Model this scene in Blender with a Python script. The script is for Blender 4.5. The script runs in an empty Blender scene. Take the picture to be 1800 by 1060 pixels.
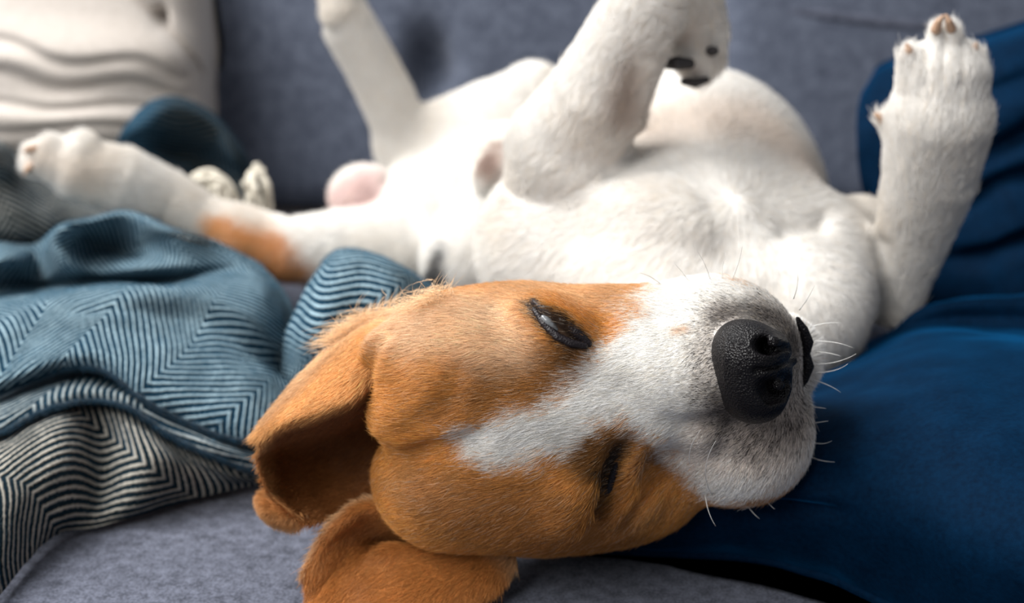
import bpy, math, random
import numpy as np
from mathutils import Vector, Matrix
rng = np.random.default_rng(7)
random.seed(7)
sc = bpy.context.scene
COL = sc.collection

# ------------------------------------------------------------------ camera, world, light
CAM_H = 0.34
PITCH = math.radians(18.0)
FPX = 2500.0
cam_d = bpy.data.cameras.new('camera')
cam = bpy.data.objects.new('camera', cam_d); COL.objects.link(cam)
cam.location = (0, 0, CAM_H)
cam.rotation_euler = (math.radians(90) - PITCH, 0, 0)
cam_d.lens = 50; cam_d.sensor_width = 36; cam_d.clip_start = 0.02
cam_d.dof.use_dof = True
cam_d.dof.focus_distance = 0.60
cam_d.dof.aperture_fstop = 5.8
sc.camera = cam

w = bpy.data.worlds.new('world'); sc.world = w
w.use_nodes = True
bg = w.node_tree.nodes['Background']
bg.inputs[0].default_value = (0.86, 0.87, 0.92, 1)
bg.inputs[1].default_value = 0.26

def area(name, loc, target, size, size_y, power, color):
    l = bpy.data.lights.new(name, 'AREA'); l.shape = 'RECTANGLE'
    l.size = size; l.size_y = size_y; l.energy = power; l.color = color
    o = bpy.data.objects.new(name, l); COL.objects.link(o)
    o.location = loc
    d = Vector(target) - Vector(loc)
    o.rotation_euler = d.to_track_quat('-Z', 'Y').to_euler()
    return o
area('window_light', (-1.15, 0.95, 1.75), (0.1, 0.85, 0.1), 1.1, 1.3, 78, (1.0, 0.985, 0.96))
area('room_light', (-1.1, -0.55, 1.5), (0.1, 0.8, 0.1), 1.3, 1.3, 37, (1.0, 0.985, 0.96))

sc.view_settings.view_transform = 'Standard'
sc.view_settings.look = 'None'
sc.view_settings.exposure = 0.12
sc.view_settings.gamma = 1.0
sc.view_settings.use_curve_mapping = False

# ------------------------------------------------------------------ point helpers
cP, sP = math.cos(PITCH), math.sin(PITCH)
RIGHT = np.array([1., 0, 0]); UPV = np.array([0, sP, cP]); FWD = np.array([0, cP, -sP])
def pt(px, py, Y):
    u = (px - 900) / FPX; v = (530 - py) / FPX
    t = Y / (cP + v * sP)
    return np.array([u * t, Y, CAM_H + t * (-sP + v * cP)])
def pz(px, py, z):
    u = (px - 900) / FPX; v = (530 - py) / FPX
    t = (z - CAM_H) / (-sP + v * cP)
    return np.array([u * t, t * (cP + v * sP), z])
def rad(px, py, Y, r):
    v = (530 - py) / FPX
    return r * (Y / (cP + v * sP)) / FPX
def ramp(x, a, b):
    t = np.clip((x - a) / (b - a), 0, 1)
    return t * t * (3 - 2 * t)

# ------------------------------------------------------------------ distance-field modelling
class Prim: pass
def chain(pts, k=0.01, op='add', amp=0, wid=0, yl=None):
    p = Prim(); p.t = 'chain'; p.k = k; p.op = op
    p.c = np.array([pt(*q[:3]) for q in pts]); p.r = np.array([rad(*q[:4]) if len(q) > 3 else 0.0 for q in pts])
    p.amp = amp; p.w = wid
    return p
def ball(px, py, Y, r, k=0.012, op='add'):
    return chain([(px, py, Y, r)], k, op)
def ell(px, py, Y, rx, ry, dz, rot=0, k=0.012, op='add', tilt=0):
    """ellipsoid: radii rx, ry in photo pixels at that depth, dz metres in depth, rot degrees in the picture plane"""
    p = Prim(); p.t = 'ell'; p.k = k; p.op = op; p.c = pt(px, py, Y)
    p.rad = np.array([rad(px, py, Y, rx), rad(px, py, Y, ry), dz])
    a = math.radians(rot); b = math.radians(tilt)
    e1 = math.cos(a) * RIGHT + math.sin(a) * UPV
    e2 = -math.sin(a) * RIGHT + math.cos(a) * UPV
    e3 = FWD.copy()
    e1b = math.cos(b) * e1 + math.sin(b) * e3
    e3b = -math.sin(b) * e1 + math.cos(b) * e3
    p.M = np.array([e1b, e2, e3b])
    return p
def crease(pts, amp, wid):
    """groove (amp > 0) or welt (amp < 0) of metres amp and half width wid along a path"""
    p = chain(pts, 0, 'disp', amp, wid); p.src = pts
    return p

def prim_dist(p, X):
    if p.t == 'ell':
        q = (X - p.c) @ p.M.T
        q = q.astype(np.float32)
        k0 = np.sqrt(((q / p.rad) ** 2).sum(-1)) + 1e-9
        k1 = np.sqrt(((q / p.rad ** 2) ** 2).sum(-1)) + 1e-9
        return k0 * (k0 - 1) / k1
    c = p.c
    if len(c) == 1:
        return np.sqrt(((X - c[0]) ** 2).sum(-1)) - p.r[0]
    best = None
    for i in range(len(c) - 1):
        ab = c[i + 1] - c[i]
        L = (ab ** 2).sum() + 1e-12
        h = np.clip(((X - c[i]) @ ab) / L, 0, 1)
        d = np.sqrt(((X - c[i] - h[..., None] * ab) ** 2).sum(-1)) - (p.r[i] + (p.r[i + 1] - p.r[i]) * h)
        best = d if best is None else np.minimum(best, d)
    return best
def combine(F, d, p):
    if p.op == 'add':
        k = p.k; h = np.maximum(k - np.abs(F - d), 0) / k
        return np.minimum(F, d) - h * h * k * 0.25
    if p.op == 'cut':
        k = p.k; h = np.maximum(k - np.abs(F + d), 0) / k
        return np.maximum(F, -d) + h * h * k * 0.25
    return F + p.amp * np.exp(-np.minimum((d / p.w) ** 2, 30))
def field(prims, X, init=0.05):
    F = np.full(X.shape[:-1], init, np.float32)
    for p in prims:
        F = combine(F, prim_dist(p, X).astype(np.float32), p)
    return F
def gradn(prims, X, e=0.0006):
    K = np.array([[1, -1, -1], [-1, -1, 1], [-1, 1, -1], [1, 1, 1]], float)
    g = np.zeros_like(X)
    for kk in K:
        g += kk * field(prims, X + kk * e)[..., None]
    return g / (np.linalg.norm(g, axis=-1, keepdims=True) + 1e-9)

def mesh_field(prims, h):
    """sparse surface nets: returns vertices and quads"""
    B = 8; S = B * h; Rb = S * 0.87
    lo = np.full(3, 1e9); hi = -lo
    for p in prims:
        if p.op != 'add': continue
        if p.t == 'ell': a, b = p.c - p.rad.max(), p.c + p.rad.max()
        else: a, b = (p.c - p.r[:, None]).min(0), (p.c + p.r[:, None]).max(0)
        lo = np.minimum(lo, a); hi = np.maximum(hi, b)
    lo -= 0.012; hi += 0.012
    n = np.ceil((hi - lo) / S).astype(int)
    I = np.stack(np.meshgrid(*[np.arange(k) for k in n], indexing='ij'), -1).reshape(-1, 3)
    C = lo + (I + 0.5) * S
    Fc = np.full(len(C), 0.05, np.float32)
    Ds = []
    for p in prims:
        d = prim_dist(p, C).astype(np.float32); Ds.append(d)
        Fc = combine(Fc, d, p)
    act = np.abs(Fc) < Rb * 1.25 + 0.006
    I = I[act]; C = C[act]; nb = len(I)
    g = np.arange(B + 1) * h
    L = np.stack(np.meshgrid(g, g, g, indexing='ij'), -1).reshape(-1, 3)
    base = lo + I * S
    F = np.full((nb, (B + 1) ** 3), 0.05, np.float32)
    for p, d in zip(prims, Ds):
        d = d[act]
        if p.op == 'disp': m = d < Rb + 3.2 * p.w
        elif p.op == 'cut': m = d < Rb + p.k
        else: m = d < Rb + p.k + 0.012
        if p.t == 'ell': m = d < (Rb + p.k + 0.02)
        idx = np.nonzero(m)[0]
        if not len(idx): continue
        for s in range(0, len(idx), 1500):
            ii = idx[s:s + 1500]
            X = (base[ii][:, None, :] + L[None]).astype(np.float64)
            F[ii] = combine(F[ii], prim_dist(p, X).astype(np.float32), p)
    F = F.reshape(nb, B + 1, B + 1, B + 1)
    sgn = F < 0
    cnt = sum(sgn[:, a:B + a, b:B + b, c:B + c].astype(np.int8) for a in (0, 1) for b in (0, 1) for c in (0, 1))
    bi, x, y, z = np.nonzero((cnt > 0) & (cnt < 8))
    G = I[bi] * B + np.stack([x, y, z], -1)
    N = n * B + 2
    key = lambda g: (g[:, 0].astype(np.int64) * N[1] + g[:, 1]) * N[2] + g[:, 2]
    K = key(G)
    acc = np.zeros((len(K), 3)); wn = np.zeros(len(K))
    corners = [(a, b, c) for a in (0, 1) for b in (0, 1) for c in (0, 1)]
    val = {c: F[bi, x + c[0], y + c[1], z + c[2]] for c in corners}
    for a in corners:
        for ax in range(3):
            if a[ax] == 1: continue
            b = list(a); b[ax] = 1; b = tuple(b)
            va, vb = val[a], val[b]
            m = (va < 0) != (vb < 0)
            t = np.where(m, va / np.where(np.abs(va - vb) < 1e-12, 1, va - vb), 0)
            q = np.tile(np.array(a, float), (len(K), 1)); q[:, ax] = t
            acc[m] += q[m]; wn[m] += 1
    V = lo + (G + acc / wn[:, None]) * h
    order = np.argsort(K); Ks = K[order]
    quads = []
    for ax in range(3):
        o1, o2 = [(1, 2), (2, 0), (0, 1)][ax]
        va = val[(0, 0, 0)]; c = [0, 0, 0]; c[ax] = 1; vb = val[tuple(c)]
        m = (va < 0) != (vb < 0)
        Gm = G[m]; flip = (va[m] < 0)
        d1 = np.zeros(3, int); d1[o1] = 1; d2 = np.zeros(3, int); d2[o2] = 1
        ids = []; ok = np.ones(len(Gm), bool)
        for dd in (0 * d1, d1, d1 + d2, d2):
            kk = key(Gm - dd); j = np.clip(np.searchsorted(Ks, kk), 0, len(Ks) - 1)
            ok &= Ks[j] == kk; ids.append(order[j])
        q = np.stack(ids, -1)
        q = np.where(flip[:, None], q, q[:, ::-1])
        quads.append(q[ok])
    return V, np.concatenate(quads)

# ------------------------------------------------------------------ mesh / object helpers
def mkmesh(name, V, Q, mat, parent=None, smooth=True, fcol=None, uv=None, fix=True):
    me = bpy.data.meshes.new(name)
    Q = np.asarray(Q)
    me.vertices.add(len(V)); me.vertices.foreach_set('co', np.asarray(V, np.float32).ravel())
    nf, k = Q.shape
    me.loops.add(nf * k); me.loops.foreach_set('vertex_index', Q.astype(np.int32).ravel())
    me.polygons.add(nf)
    me.polygons.foreach_set('loop_start', np.arange(0, nf * k, k, dtype=np.int32))
    me.update(calc_edges=True)
    if smooth: me.polygons.foreach_set('use_smooth', np.ones(nf, bool))
    if fcol is not None:
        a = me.attributes.new('fcol', 'FLOAT_COLOR', 'POINT')
        a.data.foreach_set('color', np.c_[fcol, np.ones(len(fcol))].astype(np.float32).ravel())
    if uv is not None:
        l = me.uv_layers.new(name='UVMap')
        l.data.foreach_set('uv', np.asarray(uv, np.float32)[Q.ravel()].ravel())
    me.validate()
    me.materials.append(mat)
    o = bpy.data.objects.new(name, me); COL.objects.link(o)
    if parent is not None: o.parent = parent
    return o
def tag(o, label=None, cat=None, group=None, kind=None):
    if label: o['label'] = label
    if cat: o['category'] = cat
    if group: o['group'] = group
    if kind: o['kind'] = kind
    return o
def empty(name):
    o = bpy.data.objects.new(name, None); COL.objects.link(o); o.empty_display_size = 0.05
    return o
def blob(name, prims, h, mat, parent=None, col=None):
    V, Q = mesh_field(prims, h)
    return mkmesh(name, V, Q, mat, parent, fcol=None if col is None else col(V)), V, Q

def spline_resample(A, n):
    """Catmull-Rom along axis 0 of A (m, ..., 3) to n samples"""
    m = len(A)
    T = np.linspace(0, m - 1, n); i = np.minimum(T.astype(int), m - 2); t = (T - i)
    E = np.concatenate([2 * A[:1] - A[1:2], A, 2 * A[-1:] - A[-2:-1]])
    p0, p1, p2, p3 = E[i], E[i + 1], E[i + 2], E[i + 3]
    t = t.reshape((-1,) + (1,) * (A.ndim - 1))
    return 0.5 * (2 * p1 + (p2 - p0) * t + (2 * p0 - 5 * p1 + 4 * p2 - p3) * t ** 2 + (3 * p1 - p0 - 3 * p2 + p3) * t ** 3)
def loft(rows, nu, nv):
    """rows: list of equal-length lists of 3-D points -> (nv, nu, 3)"""
    A = np.array(rows, float)                     # (r, c, 3)
    A = spline_resample(A, nv)
    A = spline_resample(np.swapaxes(A, 0, 1), nu)
    return np.swapaxes(A, 0, 1)
def gridQ(nv, nu, off=0):
    i = np.arange(nv - 1)[:, None] * nu + np.arange(nu - 1)[None]
    return (np.stack([i, i + 1, i + nu + 1, i + nu], -1).reshape(-1, 4)) + off
def grid_uv(A):
    du = np.linalg.norm(np.diff(A, axis=1), axis=-1); dv = np.linalg.norm(np.diff(A, axis=0), axis=-1)
    u = np.concatenate([np.zeros((len(A), 1)), np.cumsum(du, 1)], 1)
    u = u - u[:, u.shape[1] // 2][:, None]
    u = u * 0.4 + 0.6 * u.mean(0)[None]
    v = np.concatenate([np.zeros((1, A.shape[1])), np.cumsum(dv, 0)], 0)
    v = v * 0.4 + 0.6 * v.mean(1)[:, None]
    return np.stack([u, v], -1)
def grid_normals(A):
    du = np.gradient(A, axis=1); dv = np.gradient(A, axis=0)
    n = np.cross(du, dv)
    return n / (np.linalg.norm(n, axis=-1, keepdims=True) + 1e-12)

def snoise(X, f, seed=0):
    """smooth value noise in numpy, -1..1"""
    X = np.asarray(X, float) * f + seed * 17.13
    i = np.floor(X).astype(np.int64); t = X - i; t = t * t * (3 - 2 * t)
    def hsh(a, b, c):
        n = (a * 374761393 + b * 668265263 + c * 2147483647 + seed * 1013) & 0x7fffffff
        n = ((n ^ (n >> 13)) * 1274126177) & 0x7fffffff
        n = (n ^ (n >> 16)) & 0xffff
        return n / 32767.5 - 1
    r = 0
    for a in (0, 1):
        wa = t[..., 0] if a else 1 - t[..., 0]
        for b in (0, 1):
            wb = t[..., 1] if b else 1 - t[..., 1]
            for c in (0, 1):
                wc = t[..., 2] if c else 1 - t[..., 2]
                r = r + wa * wb * wc * hsh(i[..., 0] + a, i[..., 1] + b, i[..., 2] + c)
    return r

# ------------------------------------------------------------------ materials
def newmat(name):
    m = bpy.data.materials.new(name); m.use_nodes = True
    nt = m.node_tree; b = nt.nodes['Principled BSDF']
    return m, nt, b
def N(nt, t, **kw):
    n = nt.nodes.new(t)
    for k, v in kw.items(): setattr(n, k, v)
    return n
def L(nt, a, b): nt.links.new(a, b)

def mat_fabric(name, c1, c2, scale=900, bump=0.25, rough=0.95, sheen=0.3, weave=True, big=0.12, speck=0.5):
    m, nt, b = newmat(name)
    tc = N(nt, 'ShaderNodeTexCoord')
    n1 = N(nt, 'ShaderNodeTexNoise'); n1.inputs['Scale'].default_value = scale; n1.inputs['Detail'].default_value = 3
    L(nt, tc.outputs['Object'], n1.inputs['Vector'])
    n2 = N(nt, 'ShaderNodeTexNoise'); n2.inputs['Scale'].default_value = scale * 0.18; n2.inputs['Detail'].default_value = 4
    L(nt, tc.outputs['Object'], n2.inputs['Vector'])
    mx = N(nt, 'ShaderNodeMath', operation='MULTIPLY_ADD'); mx.inputs[1].default_value = 0.55; 
    L(nt, n1.outputs['Fac'], mx.inputs[0])
    m2 = N(nt, 'ShaderNodeMath', operation='MULTIPLY'); m2.inputs[1].default_value = 0.45
    L(nt, n2.outputs['Fac'], m2.inputs[0]); L(nt, m2.outputs[0], mx.inputs[2])
    cr = N(nt, 'ShaderNodeValToRGB')
    cr.color_ramp.elements[0].position = 0.5 - 0.2 * speck - 0.03; cr.color_ramp.elements[0].color = (*c1, 1)
    cr.color_ramp.elements[1].position = 0.5 + 0.2 * speck + 0.03; cr.color_ramp.elements[1].color = (*c2, 1)
    L(nt, mx.outputs[0], cr.inputs[0])
    L(nt, cr.outputs[0], b.inputs['Base Color'])
    bp = N(nt, 'ShaderNodeBump'); bp.inputs['Strength'].default_value = bump; bp.inputs['Distance'].default_value = 0.0012
    L(nt, mx.outputs[0], bp.inputs['Height']); L(nt, bp.outputs[0], b.inputs['Normal'])
    b.inputs['Roughness'].default_value = rough
    b.inputs['Specular IOR Level'].default_value = 0.15
    b.inputs['Sheen Weight'].default_value = sheen; b.inputs['Sheen Roughness'].default_value = 0.5
    return m
M_sofa = mat_fabric('grey_felt_upholstery', (0.026, 0.030, 0.045), (0.115, 0.126, 0.170), scale=800, bump=0.7, sheen=.15)
M_sofa2 = mat_fabric('grey_felt_back', (0.048, 0.057, 0.084), (0.106, 0.122, 0.164), scale=520, bump=0.4, sheen=.15)
M_linen = mat_fabric('off_white_linen', (0.40, 0.36, 0.325), (0.47, 0.43, 0.395), scale=900, bump=0.2)
M_velvet = mat_fabric('navy_velvet', (0.0005, 0.006, 0.018), (0.0008, 0.014, 0.040), scale=420, bump=0.25, rough=0.75, sheen=0.0, speck=0.9)
b = M_velvet.node_tree.nodes['Principled BSDF']
b.inputs['Sheen Weight'].default_value = 0.62; b.inputs['Sheen Roughness'].default_value = 0.3; b.inputs['Specular IOR Level'].default_value = 0.03
b.inputs['Sheen Tint'].default_value = (0.006, 0.26, 0.70, 1)
M_floor = mat_fabric('oak_floor', (0.16, 0.10, 0.06), (0.24, 0.16, 0.10), scale=20, bump=0.05, rough=0.5, sheen=0)
M_wall = mat_fabric('white_plaster', (0.55, 0.55, 0.55), (0.60, 0.60, 0.60), scale=60, bump=0.05, sheen=0)

def mat_attr(name, rough=0.7, spec=0.2, trans=0.0, sub=0.0):
    m, nt, b = newmat(name)
    a = N(nt, 'ShaderNodeAttribute', attribute_name='fcol')
    L(nt, a.outputs['Color'], b.inputs['Base Color'])
    b.inputs['Roughness'].default_value = rough; b.inputs['Specular IOR Level'].default_value = spec
    if trans:
        tr = N(nt, 'ShaderNodeBsdfTranslucent'); L(nt, a.outputs['Color'], tr.inputs['Color'])
        mx = N(nt, 'ShaderNodeMixShader'); mx.inputs[0].default_value = trans
        out = nt.nodes['Material Output']
        L(nt, b.outputs[0], mx.inputs[1]); L(nt, tr.outputs[0], mx.inputs[2]); L(nt, mx.outputs[0], out.inputs['Surface'])
    return m
M_skin = mat_attr('dog_coat_base', 0.8, 0.15)
M_fur = mat_attr('dog_fur_strands', 0.45, 0.35, trans=0.22)

def mat_plain(name, col, rough=0.5, spec=0.5, bump=0, scale=200, coat=0):
    m, nt, b = newmat(name)
    b.inputs['Base Color'].default_value = (*col, 1); b.inputs['Roughness'].default_value = rough
    b.inputs['Specular IOR Level'].default_value = spec; b.inputs['Coat Weight'].default_value = coat
    b.inputs['Coat Roughness'].default_value = 0.2
    if bump:
        tc = N(nt, 'ShaderNodeTexCoord'); v = N(nt, 'ShaderNodeTexVoronoi'); v.inputs['Scale'].default_value = scale
        L(nt, tc.outputs['Object'], v.inputs['Vector'])
        bp = N(nt, 'ShaderNodeBump'); bp.inputs['Strength'].default_value = bump; bp.inputs['Distance'].default_value = 0.0008
        L(nt, v.outputs['Distance'], bp.inputs['Height']); L(nt, bp.outputs[0], b.inputs['Normal'])
    return m
M_nose = mat_plain('nose_leather', (0.0045, 0.004, 0.005), 0.34, 0.22, bump=0.7, scale=1100)
M_lid = mat_plain('eyelid_skin', (0.012, 0.009, 0.011), 0.45, 0.3, bump=0.4, scale=900)
M_eye = mat_plain('eyeball', (0.16, 0.17, 0.18), 0.08, 0.6)
M_claw = mat_plain('claw_horn', (0.42, 0.27, 0.18), 0.4, 0.5)
M_pad = mat_plain('paw_pad_skin', (0.03, 0.028, 0.03), 0.6, 0.3, bump=0.4, scale=700)
M_whisk = mat_plain('whisker', (0.95, 0.94, 0.92), 0.35, 0.5)
M_whisk.node_tree.nodes['Principled BSDF'].inputs['Transmission Weight'].default_value = 0.55
M_whisk.node_tree.nodes['Principled BSDF'].inputs['IOR'].default_value = 1.15
M_fringe = mat_plain('cream_wool_fringe', (0.58, 0.54, 0.46), 0.9, 0.1, bump=0.5, scale=500)

def mat_herring():
    m, nt, b = newmat('herringbone_wool')
    uv = N(nt, 'ShaderNodeUVMap'); uv.uv_map = 'UVMap'
    # small wobble of the yarns
    wn = N(nt, 'ShaderNodeTexNoise'); wn.inputs['Scale'].default_value = 500; wn.inputs['Detail'].default_value = 2
    L(nt, uv.outputs[0], wn.inputs['Vector'])
    vs = N(nt, 'ShaderNodeVectorMath', operation='SUBTRACT'); vs.inputs[1].default_value = (0.5, 0.5, 0.5)
    L(nt, wn.outputs['Color'], vs.inputs[0])
    vm = N(nt, 'ShaderNodeVectorMath', operation='MULTIPLY_ADD'); vm.inputs[1].default_value = (0.0016, 0.0016, 0)
    L(nt, vs.outputs[0], vm.inputs[0]); L(nt, uv.outputs[0], vm.inputs[2])
    sx = N(nt, 'ShaderNodeSeparateXYZ'); L(nt, vm.outputs[0], sx.inputs[0])
    # triangle wave across u (herringbone columns about 4 cm)
    pp = N(nt, 'ShaderNodeMath', operation='PINGPONG'); pp.inputs[1].default_value = 0.054
    L(nt, sx.outputs['X'], pp.inputs[0])
    sl = N(nt, 'ShaderNodeMath', operation='MULTIPLY'); sl.inputs[1].default_value = 1.15
    L(nt, pp.outputs[0], sl.inputs[0])
    ad = N(nt, 'ShaderNodeMath', operation='ADD'); L(nt, sl.outputs[0], ad.inputs[0]); L(nt, sx.outputs['Y'], ad.inputs[1])
    fr = N(nt, 'ShaderNodeMath', operation='MULTIPLY'); fr.inputs[1].default_value = 2 * math.pi / 0.0066
    L(nt, ad.outputs[0], fr.inputs[0])
    sn = N(nt, 'ShaderNodeMath', operation='SINE'); L(nt, fr.outputs[0], sn.inputs[0])
    # fuzz noise breaks up the stripes
    fz = N(nt, 'ShaderNodeTexNoise'); fz.inputs['Scale'].default_value = 1100; fz.inputs['Detail'].default_value = 3
    L(nt, uv.outputs[0], fz.inputs['Vector'])
    fa = N(nt, 'ShaderNodeMath', operation='MULTIPLY_ADD'); fa.inputs[1].default_value = 1.2; fa.inputs[2].default_value = -0.72
    L(nt, fz.outputs['Fac'], fa.inputs[0])
    s2 = N(nt, 'ShaderNodeMath', operation='ADD'); L(nt, sn.outputs[0], s2.inputs[0]); L(nt, fa.outputs[0], s2.inputs[1])
    cr = N(nt, 'ShaderNodeMapRange', interpolation_type='SMOOTHSTEP')
    cr.inputs['From Min'].default_value = -0.25; cr.inputs['From Max'].default_value = 0.75
    L(nt, s2.outputs[0], cr.inputs['Value'])
    # cloth tone with light painted in: 0 = shaded black-cream, 1 = lit blue; reverse inverted
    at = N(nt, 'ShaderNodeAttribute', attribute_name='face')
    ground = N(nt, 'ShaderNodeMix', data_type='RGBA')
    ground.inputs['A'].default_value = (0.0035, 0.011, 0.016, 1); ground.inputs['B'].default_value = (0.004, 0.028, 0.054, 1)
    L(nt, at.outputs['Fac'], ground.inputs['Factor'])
    ln_ = N(nt, 'ShaderNodeAttribute', attribute_name='pale')
    line = N(nt, 'ShaderNodeMix', data_type='RGBA')
    line.inputs['A'].default_value = (0.46, 0.43, 0.37, 1); line.inputs['B'].default_value = (0.38, 0.53, 0.60, 1)
    L(nt, at.outputs['Fac'], line.inputs['Factor'])
    # patchy nap where the pale yarn sinks below the blue fuzz
    pn = N(nt, 'ShaderNodeTexNoise'); pn.inputs['Scale'].default_value = 38; pn.inputs['Detail'].default_value = 3
    L(nt, uv.outputs[0], pn.inputs['Vector'])
    pr = N(nt, 'ShaderNodeMapRange'); pr.inputs['From Min'].default_value = 0.35; pr.inputs['From Max'].default_value = 0.65
    pr.inputs['To Min'].default_value = 0.6; pr.inputs['To Max'].default_value = 1.0
    L(nt, pn.outputs['Fac'], pr.inputs['Value'])
    mm = N(nt, 'ShaderNodeMath', operation='MULTIPLY'); L(nt, cr.outputs[0], mm.inputs[0]); L(nt, pr.outputs[0], mm.inputs[1])
    mq = N(nt, 'ShaderNodeMath', operation='MULTIPLY'); L(nt, mm.outputs[0], mq.inputs[0]); L(nt, ln_.outputs['Fac'], mq.inputs[1])
    mixc = N(nt, 'ShaderNodeMix', data_type='RGBA')
    L(nt, mq.outputs[0], mixc.inputs['Factor']); L(nt, ground.outputs['Result'], mixc.inputs['A']); L(nt, line.outputs['Result'], mixc.inputs['B'])
    L(nt, mixc.outputs['Result'], b.inputs['Base Color'])
    bp = N(nt, 'ShaderNodeBump'); bp.inputs['Strength'].default_value = 0.9; bp.inputs['Distance'].default_value = 0.0011
    L(nt, s2.outputs[0], bp.inputs['Height']); L(nt, bp.outputs[0], b.inputs['Normal'])
    b.inputs['Roughness'].default_value = 0.95; b.inputs['Specular IOR Level'].default_value = 0.1
    b.inputs['Sheen Weight'].default_value = 0.12; b.inputs['Sheen Roughness'].default_value = 0.4
    b.inputs['Sheen Tint'].default_value = (0.08, 0.4, 0.75, 1)
    return m
M_herr = mat_herring()
M_hem = mat_fabric('blue_wool_hem', (0.001, 0.006, 0.012), (0.005, 0.028, 0.05), scale=900, bump=0.8, speck=0.5)

# ------------------------------------------------------------------ room and sofa
def box_grid(cx, cy, cz, sx, sy, sz, nx, ny, r, name, mat, parent, fn=None):
    """rounded upholstered block: dense box surface with rounded edges, fn displaces vertices"""
    import bmesh
    bm = bmesh.new(); bmesh.ops.create_cube(bm, size=1)
    bmesh.ops.subdivide_edges(bm, edges=bm.edges[:], cuts=nx, use_grid_fill=True)
    me = bpy.data.meshes.new(name); bm.to_mesh(me); bm.free()
    V = np.empty(len(me.vertices) * 3, np.float32); me.vertices.foreach_get('co', V); V = V.reshape(-1, 3).astype(float)
    half = np.array([sx, sy, sz]) / 2
    V = V * 2 * half
    inner = half - r
    c = np.clip(V, -inner, inner); d = V - c
    ln = np.linalg.norm(d, axis=1, keepdims=True)
    V = c + np.where(ln > 1e-9, d / np.maximum(ln, 1e-9) * r, 0)
    V = V + np.array([cx, cy, cz])
    if fn: V = fn(V)
    me.vertices.foreach_set('co', V.astype(np.float32).ravel()); me.update()
    me.polygons.foreach_set('use_smooth', np.ones(len(me.polygons), bool))
    me.materials.append(mat)
    o = bpy.data.objects.new(name, me); COL.objects.link(o)
    if parent: o.parent = parent
    return o
fl = box_grid(0, 0.4, -0.47, 7, 6, 0.04, 2, 2, 0.001, 'floor', M_floor, None); tag(fl, kind='structure')
wl = box_grid(0, 1.9, 0.75, 7, 0.06, 2.4, 2, 2, 0.001, 'wall_back', M_wall, None); tag(wl, kind='structure')

sofa = empty('sofa'); tag(sofa, 'blue-grey felt sofa that the dog, cushions and blanket lie on', 'sofa')
def seat_fn(V):
    top = ramp(V[:, 2], -0.04, 0.0)
    V = V.copy()
    V[:, 2] += top * (0.0015 * snoise(V * [1, 1, 0], 9, 3) - 0.0015)
    return V
box_grid(0, 0.80, -0.075, 2.3, 1.12, 0.15, 90, 0, 0.03, 'seat_cushion', M_sofa, sofa, seat_fn)
box_grid(0, 0.86, -0.28, 2.34, 1.22, 0.25, 12, 0, 0.02, 'sofa_base', M_sofa, sofa)
for sx_ in (-1, 1):
    for yy in (0.32, 1.38):
        o = box_grid(sx_ * 1.05, yy, -0.43, 0.05, 0.05, 0.06, 4, 0, 0.01, 'leg', M_nose, sofa)
def back_fn(cx, dimple=None):
    def fn(V):
        V = V.copy()
        f = V[:, 1] < 1.36
        t = (V[:, 2]) / 0.5
        V[:, 1] += 0.13 * t                     # leans back
        V[:, 1] -= f * 0.030 * np.cos(np.clip((V[:, 0] - cx) / 0.75, -1, 1) * 1.5) * np.cos(np.clip((V[:, 2] - 0.22) / 0.3, -1, 1) * 1.5)
        if dimple:
            d2 = ((V[:, 0] - dimple[0]) / 0.018) ** 2 + ((V[:, 2] - dimple[1]) / 0.034) ** 2
            V[:, 1] += f * 0.045 * np.exp(-d2)
        V[:, 1] += f * 0.003 * snoise(V, 7, 5)
        return V
    return fn
XG = pt(1258, 60, 1.34)[0]
dm = pt(758, 125, 1.34)
box_grid(XG - 0.425 - 0.002, 1.40, 0.27, 0.85, 0.16, 0.54, 100, 0, 0.035, 'back_cushion', M_sofa2, sofa, back_fn(XG - 0.42, (dm[0], dm[2])))
box_grid(XG + 0.45 + 0.002, 1.385, 0.27, 0.90, 0.16, 0.54, 100, 0, 0.035, 'back_cushion', M_sofa2, sofa, back_fn(XG + 0.45))
box_grid(XG - 1.05, 1.40, 0.27, 0.38, 0.16, 0.54, 30, 0, 0.035, 'back_cushion', M_sofa2, sofa, back_fn(XG - 1.05))
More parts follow.
